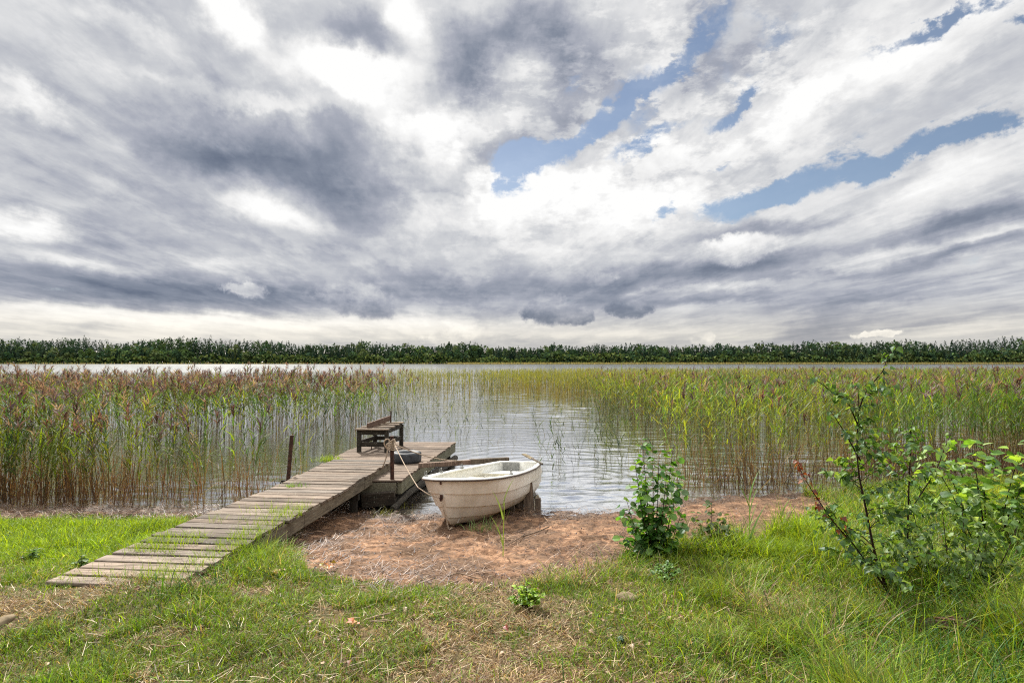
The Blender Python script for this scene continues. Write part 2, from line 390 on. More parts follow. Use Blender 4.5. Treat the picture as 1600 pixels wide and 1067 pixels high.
# ------------------------------------------------------------------ materials
def mat(name):
    m = bpy.data.materials.new(name); m.use_nodes = True; m.node_tree.nodes.clear()
    return m, G(m.node_tree)
def finish(g, shader):
    o = g.n.new('ShaderNodeOutputMaterial'); g.l.new(shader, o.inputs[0]); return o
def principled(g, color, rough=0.8, spec=0.3, bump=None, bstr=0.3, bdist=0.01, metal=0.0):
    b = g.n.new('ShaderNodeBsdfPrincipled'); g.put(b.inputs['Base Color'], color); g.put(b.inputs['Roughness'], rough)
    b.inputs['Specular IOR Level'].default_value = spec; b.inputs['Metallic'].default_value = metal
    if bump is not None:
        bn = g.n.new('ShaderNodeBump'); bn.inputs['Strength'].default_value = bstr; bn.inputs['Distance'].default_value = bdist
        g.put(bn.inputs['Height'], bump); g.l.new(bn.outputs[0], b.inputs['Normal'])
    return b.outputs[0]
def foliage_mat(name, transl=0.35, gloss=0.06, var=0.35):
    """thin plant tissue: its own vertex colour, some light passing through"""
    m, g = mat(name)
    c = g.attr('Col')
    nz = g.noise(g.pos(), 23.0, 2)
    c = g.mix(1.0, c, g.ramp(nz, [(0.3, (1 - var, 1 - var, 1 - var, 1)), (0.7, (1 + var, 1 + var, 1 + var, 1))]), 'MULTIPLY')
    d = g.n.new('ShaderNodeBsdfDiffuse'); t = g.n.new('ShaderNodeBsdfTranslucent'); gl = g.n.new('ShaderNodeBsdfGlossy')
    g.put(d.inputs[0], c)
    ct = g.mix(1.0, c, (1.25, 1.15, 0.55, 1), 'MULTIPLY'); g.put(t.inputs[0], ct)
    gl.inputs['Roughness'].default_value = 0.5; gl.inputs[0].default_value = (0.9, 0.95, 1, 1)
    m1 = g.n.new('ShaderNodeMixShader'); m1.inputs[0].default_value = transl; g.l.new(d.outputs[0], m1.inputs[1]); g.l.new(t.outputs[0], m1.inputs[2])
    m2 = g.n.new('ShaderNodeMixShader'); m2.inputs[0].default_value = gloss; g.l.new(m1.outputs[0], m2.inputs[1]); g.l.new(gl.outputs[0], m2.inputs[2])
    finish(g, m2.outputs[0]); return m
M = {}
M['grass'] = foliage_mat('grass_blades', 0.45, 0.02, 0.25)
M['reed'] = foliage_mat('reed_leaves', 0.50, 0.02, 0.2)
M['leaf'] = foliage_mat('tree_leaves', 0.5, 0.03, 0.2)
M['far'] = foliage_mat('far_foliage', 0.15, 0.0, 0.3)
M['straw'] = foliage_mat('dry_straw', 0.15, 0.05, 0.25)

def wood_mat(name, c0, c1, c2, rough=0.85, grain_axis=0, use_col=True, spec=0.25):
    m, g = mat(name); p = g.obj()
    sc_ = [9, 9, 9]; sc_[grain_axis] = 0.7
    gr = g.noise(g.mapping(p, sca=tuple(sc_)), 5.0, 7, 0.65, 0.3)
    bl = g.noise(p, 1.7, 5, 0.6)
    c = g.ramp(gr, [(0.28, lin4(*c0)), (0.5, lin4(*c1)), (0.75, lin4(*c2))])
    c = g.mix(g.ss(bl, 0.45, 0.75, 0, 0.55), c, lin4(*c0))
    if use_col: c = g.mix(1.0, c, g.scale(g.attr('Col'), 2.0), 'MULTIPLY')
    sp = g.ss(g.noise(p, 37.0, 3), 0.62, 0.72, 0, 0.35)
    c = g.mix(sp, c, lin4(196, 200, 178))
    finish(g, principled(g, c, rough, spec, gr + bl * 0.4, 0.5, 0.012)); return m
M['deck'] = wood_mat('weathered_deck_wood', (62, 54, 47), (116, 103, 92), (168, 154, 140))
M['beam'] = wood_mat('grey_timber', (70, 66, 58), (118, 112, 98), (150, 146, 130), grain_axis=1)
M['darkwood'] = wood_mat('dark_wet_wood', (30, 27, 24), (52, 47, 40), (84, 76, 66))
M['bark'] = wood_mat('bark', (46, 36, 28), (82, 62, 50), (120, 96, 80), grain_axis=2)
M['stake'] = wood_mat('stake_wood', (60, 54, 48), (108, 98, 88), (150, 140, 128), grain_axis=2)
m, g = mat('rusty_iron'); p = g.obj()
finish(g, principled(g, g.ramp(g.noise(p, 30, 6, 0.6), [(0.3, lin4(34, 24, 20)), (0.55, lin4(70, 44, 34)), (0.8, lin4(110, 74, 54))]), 0.8, 0.3, g.noise(p, 60, 4), 0.4, 0.004)); M['iron'] = m
m, g = mat('tyre_rubber'); p = g.obj()
finish(g, principled(g, g.ramp(g.noise(p, 9, 5), [(0.35, lin4(34, 36, 40)), (0.7, lin4(72, 74, 78))]), 0.6, 0.4, g.noise(p, 80, 3), 0.3, 0.004)); M['rubber'] = m
m, g = mat('rope_fibre'); p = g.obj()
finish(g, principled(g, g.ramp(g.noise(p, 70, 4), [(0.3, lin4(120, 96, 76)), (0.7, lin4(208, 190, 168))]), 0.9, 0.2, g.noise(p, 160, 2), 0.6, 0.004)); M['rope'] = m
# boat gelcoat: cream, stained brown towards the keel and streaked
m, g = mat('stained_cream_gelcoat'); p = g.obj(); px_, py_, pz_ = g.sep(p)
st = g.noise(g.mapping(p, sca=(6, 6, 0.8)), 3.0, 5, 0.6)
low = g.ss(pz_ + (g.noise(p, 3.0, 4) - 0.5) * 0.25, 0.30, 0.02)
c = g.ramp(g.noise(p, 4.0, 5, 0.6), [(0.3, lin4(216, 202, 184)), (0.7, lin4(238, 228, 213))])
c = g.mix(g.ss(st, 0.5, 0.8, 0, 0.35), c, lin4(160, 128, 100))
c = g.mix(low * 0.75, c, lin4(186, 150, 96))
c = g.mix(g.ss(g.noise(p, 26.0, 5, 0.7), 0.60, 0.75, 0, 0.4), c, lin4(130, 100, 74))
finish(g, principled(g, c, 0.42, 0.4, g.noise(p, 12, 4), 0.12, 0.006)); M['hull'] = m
m, g = mat('white_gelcoat'); p = g.obj()
c = g.ramp(g.noise(p, 6.0, 6, 0.65), [(0.3, lin4(206, 204, 194)), (0.65, lin4(238, 238, 234))])
c = g.mix(g.ss(g.noise(p, 21.0, 5, 0.7), 0.6, 0.74, 0, 0.5), c, lin4(150, 140, 118))
finish(g, principled(g, c, 0.4, 0.4)); M['white'] = m
m, g = mat('cream_gelcoat'); p = g.obj()
finish(g, principled(g, g.ramp(g.noise(p, 5.0, 6, 0.65), [(0.3, lin4(196, 184, 150)), (0.7, lin4(228, 220, 192))]), 0.5, 0.3)); M['cream'] = m
m, g = mat('rub_rail'); p = g.obj()
finish(g, principled(g, g.ramp(g.noise(p, 30.0, 4), [(0.3, lin4(58, 44, 38)), (0.7, lin4(96, 78, 66))]), 0.6, 0.3)); M['rail'] = m
m, g = mat('grey_plastic'); p = g.obj()
finish(g, principled(g, g.ramp(g.noise(p, 20.0, 4), [(0.3, lin4(104, 104, 100)), (0.7, lin4(138, 138, 134))]), 0.6, 0.3)); M['grey'] = m
m, g = mat('stone'); p = g.obj()
finish(g, principled(g, g.ramp(g.noise(p, 9.0, 7, 0.7), [(0.3, lin4(92, 80, 62)), (0.7, lin4(146, 130, 104))]), 0.9, 0.2, g.noise(p, 14, 6), 0.6, 0.02)); M['stone'] = m

# ------------------------------------------------------------------ terrain: one sheet from the lawn to the far shore and beyond
def shore(x):
    return np.interp(x, [-60, -20, -8, -3.6, -2.4, -1.7, -1.1, -0.4, 0.4, 1.6, 2.3, 3.0, 4.2, 5.2, 6.5, 8.5, 11, 15, 22, 60],
                    [10.2, 10.0, 9.55, 9.45, 9.2, 9.05, 9.15, 9.35, 9.3, 9.3, 9.6, 10.1, 10.5, 10.6, 10.8, 11.2, 11.6, 12.0, 13, 16])
def ground(x, y):
    x = np.asarray(x, float); y = np.asarray(y, float)
    t = shore(x) - y
    land = np.where(t < 5, 0.098 * t, 0.49 + (1 - np.exp(-(t - 5) / 4.0)) * 0.30)
    bed = -0.9 * (1 - np.exp(t / 6.0))
    z = np.where(t > 0, land, bed)
    far = sstep(y, 452, 470) * 1.6 + sstep(y, 470, 900) * 14 + sstep(y, 900, 3000) * 20
    z = np.where(y > 300, np.maximum(-0.9, -0.9 + far * 1.2), z)
    near = sstep(t, -0.5, 1.2) * (y < 60)
    z = z + near * ((fbm(x * 0.9, y * 0.9, 3) - 0.5) * 0.10 + (fbm(x * 3.1, y * 3.1, 5) - 0.5) * 0.03)
    z = z + 0.115 * np.exp(-((x + 3.1) / 1.3) ** 2 - ((y - 5.0) / 0.9) ** 2)
    side = sstep(np.abs(x), 60, 200) * 3 * (y < 20)
    return z + side
def at_ground(px, py):
    z = 0.2
    for _ in range(25):
        p = at_z(px, py, z); z = 0.5 * z + 0.5 * float(ground(p[0], p[1]))
    return at_z(px, py, z)
def poly_px(pts): return np.array([at_ground(*p)[:2] for p in pts])
def inside(poly, x, y):
    x = np.asarray(x, float); y = np.asarray(y, float); r = np.zeros(x.shape, bool); n = len(poly)
    for i in range(n):
        x1, y1 = poly[i]; x2, y2 = poly[(i + 1) % n]
        if y1 == y2: continue
        c = ((y1 > y) != (y2 > y)) & (x < (x2 - x1) * (y - y1) / (y2 - y1) + x1); r ^= c
    return r
def dist_poly(poly, x, y):
    """signed distance, positive inside"""
    x = np.asarray(x, float); y = np.asarray(y, float); d = np.full(x.shape, 1e9); n = len(poly)
    for i in range(n):
        a = poly[i]; b = poly[(i + 1) % n]; e = b - a; L = e @ e + 1e-12
        t = np.clip(((x - a[0]) * e[0] + (y - a[1]) * e[1]) / L, 0, 1)
        d = np.minimum(d, np.hypot(x - a[0] - t * e[0], y - a[1] - t * e[1]))
    return np.where(inside(poly, x, y), d, -d)
# bare sand between the jetty and the saplings, running under the water's edge
SAND = poly_px([(452, 850), (480, 884), (540, 912), (640, 922), (720, 920), (800, 908), (890, 890), (960, 880), (1040, 868), (1130, 852), (1200, 846), (1262, 826)])
SAND = np.vstack([SAND, [(5.1, 9.2), (5.4, 12.2), (3.0, 12.0), (-2.5, 10.6), (-3.4, 10.2)]])
WRACK = np.array([(-30, 7.9), (-8.5, 8.5), (-6.0, 8.65), (-4.6, 8.6), (-3.7, 8.1), (-3.3, 8.9), (-3.2, 10.4), (-30, 11.0)])   # litter strip left of the jetty
def sandness(x, y):
    n = (fbm(x * 2.3, y * 2.3, 11) - 0.5) * 0.55
    return np.maximum(dist_poly(SAND, x, y), dist_poly(WRACK, x, y)) + n

def build_ground():
    def axis(dense0, dense1, step, lo, hi, k=1.14):
        a = list(np.arange(dense0, dense1, step)); s = step
        while a[-1] < hi: s *= k; a.append(a[-1] + s)
        s = step; b = []; x = dense0
        while x > lo: s *= k; x -= s; b.append(x)
        return np.array(b[::-1] + a)
    xs = axis(-9, 9, 0.045, -9000, 9000); ys = axis(2.2, 12.5, 0.045, -300, 12000); ys = np.unique(np.concatenate([ys[(ys < 425) | (ys > 540)], [425, 440, 448, 454, 460, 466, 472, 480, 492, 510, 540]]))
    X, Y = np.meshgrid(xs, ys); Z = ground(X, Y)
    s = sandness(X, Y); loose = sstep(s, -0.1, 0.3) * (np.abs(X) < 12) * (Y < 14)
    pits = fbm(X * 5.5, Y * 5.5, 21, 3); Z = Z - loose * sstep(pits, 0.52, 0.68) * 0.035 + loose * (fbm(X * 8, Y * 12, 22, 3) - 0.5) * 0.045
    n, m_ = X.shape; V = np.stack([X, Y, Z], -1).reshape(-1, 3)
    i = np.arange(n - 1)[:, None] * m_ + np.arange(m_ - 1)[None]
    Q = np.stack([i, i + 1, i + 1 + m_, i + m_], -1).reshape(-1, 4)
    wet = sstep(shore(X) - Y + (fbm(X * 2, Y * 2, 35) - .5) * .5, 0.75, 0.1)
    C = np.stack([sstep(s, -0.12, 0.12), wet, fbm(X * 1.3, Y * 1.3, 31)], -1).reshape(-1, 3)
    fs = (s.reshape(-1)[Q].mean(1) > 0) & (Y.reshape(-1)[Q].mean(1) < 40)
    m, g = mat('ground_cover'); p = g.pos(); a = g.sep(g.attr('Col'))
    nz = g.noise(p, 9.0, 9, 0.7); nf = g.noise(p, 2.2, 5, 0.6)
    sand = g.ramp(nz, [(0.28, lin4(56, 39, 28)), (0.42, lin4(104, 75, 54)), (0.53, lin4(150, 114, 86)), (0.72, lin4(190, 152, 120))])
    litter = g.ramp(g.noise(g.mapping(p, sca=(1, 1.6, 1)), 26.0, 5, 0.7), [(0.32, lin4(42, 31, 24)), (0.5, lin4(88, 67, 50)), (0.72, lin4(140, 114, 90))])
    sand = g.mix(g.ss(nf, 0.40, 0.56, 0.1, 0.85), sand, litter)
    soil = g.ramp(nz, [(0.3, lin4(52, 42, 26)), (0.5, lin4(92, 76, 48)), (0.75, lin4(146, 124, 86))])
    soil = g.mix(g.ss(g.noise(p, 1.1, 4), 0.4, 0.6, 0, 0.6), soil, lin4(66, 72, 32))
    c = g.mix(a[0], soil, sand)
    c = g.mix(g.math('MULTIPLY', a[1], 0.85), c, lin4(66, 48, 34))
    hgt = g.noise(p, 5.0, 8, 0.65) + g.noise(p, 40.0, 4, 0.6) * 0.25
    finish(g, principled(g, c, g.ss(a[1], 0.2, 1.0, 0.92, 0.5), 0.25, hgt, 0.9, 0.05))
    for nm, sel in (('beach_sand', fs), ('ground', ~fs)):
        q = Q[sel]; u, inv = np.unique(q, return_inverse=True)
        tag(Acc().add(V[u], inv.reshape(-1, 4), None, C[u]).build(nm, m, smooth=True), kind='structure')
build_ground()

# ------------------------------------------------------------------ water
def build_water():
    m, g = mat('lake_water'); p = g.pos()
    r2 = g.noise(g.mapping(p, rot=(0, 0, R(-14)), sca=(0.8, 2.0, 1)), 9.0, 3, 0.55)
    bn = g.n.new('ShaderNodeBump'); bn.inputs['Strength'].default_value = 1.0; bn.inputs['Distance'].default_value = 1.0
    g.put(bn.inputs['Height'], r2 * 0.0040)
    fr = g.n.new('ShaderNodeFresnel'); fr.inputs[0].default_value = 4.0; g.l.new(bn.outputs[0], fr.inputs['Normal'])
    gl = g.n.new('ShaderNodeBsdfGlossy'); yy_ = g.sep(p)[1]; g.put(gl.inputs['Roughness'], g.ss(yy_, 45, 130, 0.04, 0.13, 'LINEAR')); gl.inputs[0].default_value = (0.98, 0.99, 1, 1)
    g.l.new(bn.outputs[0], gl.inputs['Normal'])
    df = g.n.new('ShaderNodeBsdfDiffuse'); g.put(df.inputs[0], g.ramp(g.noise(p, 1.3, 4), [(0.3, lin4(58, 44, 30)), (0.7, lin4(84, 66, 44))]))
    mx = g.n.new('ShaderNodeMixShader'); g.put(mx.inputs[0], g.ss(S(g, fr.outputs[0]), 0.30, 0.65, 0.90, 0.98, 'LINEAR'))
    g.l.new(df.outputs[0], mx.inputs[1]); g.l.new(gl.outputs[0], mx.inputs[2])
    finish(g, mx.outputs[0])
    # real ripples: wind waves, and rings spreading from the stern of the boat
    us = np.linspace(-1.5, 1.5, 900); ys = [8.4]
    while ys[-1] < 110: ys.append(ys[-1] * 1.0042)
    Y, Uu = np.meshgrid(ys, us, indexing='ij'); X = Uu * Y
    fade = sstep(1.5 - np.abs(Uu), 0, .15) * sstep(110 - Y, 0, 40)
    rad = np.hypot(X - 0.9, Y - 11.3); wob = fbm(X * .5, Y * .5, 301, 2) * 1.8
    calm = 0.35 + 0.9 * sstep(fbm(X * .25, Y * .12, 303, 3), .35, .65)
    calm = calm * (1 - .55 * sstep(Y - shore(X), 1.6, 0.2))
    Z = 0.0030 * np.sin((rad + wob) * 13.5) * sstep(10 - rad, 0, 8) * sstep(rad, 0, 1)
    Z = Z + calm * ((fbm(X * 1.1, Y * 3.2, 305, 3) - .5) * .030 + (fbm(X * 3.0 + Y * .6, Y * 8.5, 307, 3) - .5) * .011 * sstep(45 - Y, 0, 25))
    Z = Z * fade * (1 + 0.5 * sstep(Y, 12, 40))
    n, k = X.shape; i = np.arange(n - 1)[:, None] * k + np.arange(k - 1)[None]
    a = Acc().add(np.stack([X, Y, Z], -1).reshape(-1, 3), np.stack([i, i + 1, i + 1 + k, i + k], -1).reshape(-1, 4))
    y1 = ys[-1]; y0 = ys[0]
    a.add([(-1.5*y1, y1, 0), (1.5*y1, y1, 0), (9000, y1, 0), (9000, 461, 0), (-9000, 461, 0), (-9000, y1, 0)], [(5, 0, 3, 4)], [(0, 1, 3), (1, 2, 3)])
    a.add([(1.5*y0, y0, 0), (9000, y0, 0), (9000, y1, 0), (1.5*y1, y1, 0), (-1.5*y0, y0, 0), (-9000, y0, 0), (-9000, y1, 0), (-1.5*y1, y1, 0)], [(0, 1, 2, 3), (7, 6, 5, 4)])
    tag(a.build('lake_water', m, smooth=True), kind='structure')
build_water()

# ------------------------------------------------------------------ far forest: hundreds of crowns that read as one mass
def col3(*cs):
    """mix of sRGB colours picked at random, returned linear"""
    return np.array([lin(c) for c in cs])
def pick(cols, n, var=0.15):
    c = cols[rng.integers(0, len(cols), n)]
    return c * (1 + U_(-var, var, (n, 1)))
def build_forest():
    a = Acc(); leafs = Acc()
    rows = [(462, 3.6, 0.62), (467, 3.4, 0.8), (474, 3.2, 0.95), (482, 3.2, 1.02), (492, 3.2, 1.08), (503, 3.6, 1.12)]
    for yy, sp, hk in rows:
        xs = np.arange(-900, 900, sp); xs = xs + U_(-sp * .5, sp * .5, len(xs)); ys = yy + U_(-3, 3, len(xs))
        # skyline heights along the shore, in metres
        hh = np.interp(xs, [-620, -440, -330, -250, -180, -60, 60, 160, 230, 300, 380, 440, 640], [21, 19.5, 19.5, 20, 17.5, 15.5, 15, 15, 16, 17, 18, 22, 24])
        hh = 0.92 * hh * hk * U_(0.88, 1.05, len(xs)) + (vnoise(xs / 18.0, ys * 0, 4) - 0.5) * 5 + (vnoise(xs / 5.0, ys, 6) > .72) * 1.2
        conf = vnoise(xs / 40.0, ys / 9, 9) + U_(-.35, .35, len(xs)) > (0.28 if yy > 470 else 0.55)
        z0 = ground(xs, ys)
        for i in range(len(xs)):
            h = float(hh[i]); x = xs[i]; y = ys[i]; b = float(z0[i]) - 0.3
            if conf[i]:
                n = 105; t = rng.uniform(0.08, 1, n) ** 0.95; r = (1 - t) ** 0.8 * h * 0.20 + 0.25
                an = U_(0, 6.283, n); rr = r * np.sqrt(U_(0.2, 1, n))
                p = np.stack([x + rr * np.cos(an), y + rr * np.sin(an), b + t * h], 1); s = U_(0.8, 1.9, n) * (1.15 - t * 0.75)
                c = pick(col3((54, 72, 60), (42, 60, 52), (66, 82, 62)), 1)[0]  # conifer greens lightened and blued, distance haze put into the colour
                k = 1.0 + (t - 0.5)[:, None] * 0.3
            else:
                n = 105; u = rng.normal(size=(n, 3)); u /= np.linalg.norm(u, axis=1)[:, None]; u *= U_(0.5, 1.0, (n, 1)) ** 0.5
                w = h * U_(0.20, 0.30)
                p = np.array((x, y, b + h * 0.54)) + u * np.array((w, w, h * 0.46)); s = U_(1.0, 2.0, n)
                if yy < 470: p[:, 2] = b + (p[:, 2] - b) * 0.85
                c = pick(col3((76, 98, 64), (86, 108, 68), (62, 86, 62), (98, 112, 74), (66, 88, 68)), 1)[0]; k = np.ones((n, 1))  # broadleaf greens also paled a little for painted haze
            az = U_(0, 6.283, n)
            # small ragged leaf-clump faces turned every way
            d1 = rng.normal(size=(n, 3)); d1 /= np.linalg.norm(d1, axis=1)[:, None]
            d2 = np.cross(d1, rng.normal(size=(n, 3))); d2 /= np.linalg.norm(d2, axis=1)[:, None]
            s = s[:, None] * 0.62
            v = np.stack([p - d1 * s, p + d2 * s * 0.8, p + d1 * s, p - d2 * s * 0.8 + np.array((0, 0, -.3))], 1)
            cc = (c * k * U_(0.65, 1.3, (n, 1))) * rng.uniform(.75, 1.25)
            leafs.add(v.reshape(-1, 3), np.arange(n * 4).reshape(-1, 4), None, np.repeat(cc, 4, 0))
            if i % 3 == 0 and yy < 475: beam(leafs, (x, y, b - .5), (x, y, b + h * 0.6), 0.4, 0.4, lin((98, 88, 76)))
    # scrub at the foot of the trees
    n = 21000; x = U_(-900, 900, n); y = U_(455, 463, n); z = ground(x, y)
    p = np.stack([x, y, z + U_(0, 1, n) ** 1.4 * (4 + 5 * vnoise(x / 14, y * 0, 8))], 1)
    d1 = rng.normal(size=(n, 3)); d1 /= np.linalg.norm(d1, axis=1)[:, None]; d2 = np.cross(d1, rng.normal(size=(n, 3))); d2 /= np.linalg.norm(d2, axis=1)[:, None]
    s = U_(0.6, 1.4, (n, 1)); v = np.stack([p - d1 * s, p + d2 * s, p + d1 * s, p - d2 * s], 1)
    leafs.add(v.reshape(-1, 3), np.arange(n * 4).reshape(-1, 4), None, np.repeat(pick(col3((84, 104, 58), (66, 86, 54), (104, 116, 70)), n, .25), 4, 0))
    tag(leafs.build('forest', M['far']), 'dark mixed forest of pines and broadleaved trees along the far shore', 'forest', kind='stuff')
    # pale strip of reeds standing in front of the far shore
    n = 26000; x = U_(-560, 600, n); y = U_(436, 452, n)
    keep = (x > -50) | (U_(0, 1, n) < 0.12); x = x[keep]; y = y[keep]; n = len(x)
    b = Acc(); ribbons(b, np.stack([x, y, np.full(n, -0.05)], 1), U_(0, 6.28, n), U_(0.8, 1.7, n), U_(0.25, 0.5, n), 0, U_(0, .3, n), 2,
                       pick(col3((120, 110, 84), (104, 100, 70)), n), pick(col3((150, 142, 96), (128, 132, 84), (160, 146, 110)), n))
    tag(b.build('far_reeds', M['reed']), 'thin pale strip of reeds at the foot of the far forest', 'reeds', kind='stuff')

# ------------------------------------------------------------------ reeds
STEM = None
def reed_clump(acc, x, y, h, leafy=6, plume=None, green=(0.5,), width=0.0095, stemcol=None, leafcol=None, lsegs=3, lean=0.14, low=0.3, leaflen=0.38, ls=1.0):  # a mass of single reeds
    n = len(x)
    if n == 0: return
    z = np.minimum(ground(x, y), 0) - 0.02; z = np.maximum(z, -0.25)
    az = U_(0, 6.283, n); tl = U_(0, lean, n); bd = U_(0, lean * 1.6, n)
    p = np.stack([x, y, z], 1); L = h - z
    stemcol = col3((84, 62, 46), (62, 46, 36), (108, 84, 62)) if stemcol is None else stemcol
    leafcol = col3((114, 136, 40), (86, 118, 40), (130, 140, 48), (70, 102, 46), (106, 122, 36), (142, 114, 50)) if leafcol is None else leafcol
    cs = pick(stemcol, n); hue = fbm(x * 0.45, y * 0.30, 201, 3); shade = (0.30 + 1.3 * fbm(x * 1.4, y * 0.9, 203, 3)) * U_(.65, 1.3, n)
    gi = np.clip((sstep(hue, 0.3, 0.7) + rng.normal(0, .28, n)), 0, .999); yl = pick(leafcol[[2, 0, 4]] if len(leafcol) > 4 else leafcol, n, .2); gn = pick(leafcol[[1, 3]] if len(leafcol) > 3 else leafcol[1:], n, .2)
    cl = np.where((gi > .5)[:, None], yl, gn) * shade[:, None]; cs = cs * shade[:, None]
    ribbons(acc, p, az, L, width, tl, bd, 4, cs, cs * 0.35 + cl * 0.65, U_(-1.5, 1.5, n), 0.4)
    def on(t):
        th = tl + bd * t * 0.5
        return p + np.stack([np.sin(th) * np.cos(az) * L * t, np.sin(th) * np.sin(az) * L * t, np.cos(th) * L * t], 1)
    for k in range(leafy):
        t = low + (0.96 - low) * (k + U_(0, 1, n)) / leafy
        keep = U_(0, 1, n) < 0.93
        q = on(t); la = U_(0, 6.283, n) if k % 2 else az + U_(-1.0, 1.0, n)
        ln = leaflen * (0.55 + 0.6 * np.sin(np.clip((t - low) / (1 - low), 0, 1) * 2.6)) * U_(0.7, 1.2, n)
        ribbons(acc, q[keep], la[keep], ln[keep], (U_(0.014, 0.025, n) * ls)[keep], U_(0.25, 0.7, n)[keep], U_(0.5, 1.7, n)[keep], lsegs, cl[keep] * 0.95, (cl * U_(0.85, 1.2, (n, 1)))[keep], U_(-.6, .6, n)[keep], 0.08, twist=0.5)
    if plume is not None:
        pm = U_(0, 1, n) < plume; m = int(pm.sum())
        if m:
            tip = on(np.ones(n))[pm]; pa = az[pm] + U_(-.6, .6, m)
            cp = pick(col3((106, 76, 80), (122, 96, 98), (80, 58, 64), (136, 116, 108)), m, .25)
            for j in range(11):
                d = U_(0, 0.20, m)[:, None] * np.array((0, 0, -1.0)); s_ = U_(0, 6.28, m) * 0.6 + pa
                ribbons(acc, tip + d, s_, U_(0.10, 0.24, m), U_(0.018, 0.034, m), U_(0.15, 0.7, m), U_(0.3, 1.3, m), 2, cp * 0.9, cp * 1.15, U_(-1, 1, m), 0.25, 0.5)

def bent(a, x, y):
    # snapped and leaning old stalks
    n = len(x); z = np.minimum(ground(x, y), 0.0) - 0.02; c = pick(col3((96, 72, 52), (128, 102, 76), (150, 130, 96), (70, 54, 42)), n, .2)
    ribbons(a, np.stack([x, y, z], 1), U_(0, 6.28, n), U_(0.4, 1.4, n), U_(0.007, 0.012, n), U_(.25, 1.1, n), U_(0, .8, n), 3, c * .8, c * 1.15, U_(-1.5, 1.5, n), .4)
    k = n // 2; ribbons(a, np.stack([x[:k], y[:k], z[:k] + U_(.3, 1.0, k)], 1), U_(0, 6.28, k), U_(0.2, .6, k), U_(0.010, 0.018, k), U_(1.0, 1.8, k), U_(.2, 1.2, k), 3, c[:k] * 1.1, c[:k] * 1.3, 0, .2)
def scatter(n, x0, x1, y0, y1, f):
    x = U_(x0, x1, n); y = U_(y0, y1, n); k = U_(0, 1, n) < f(x, y); return x[k], y[k]

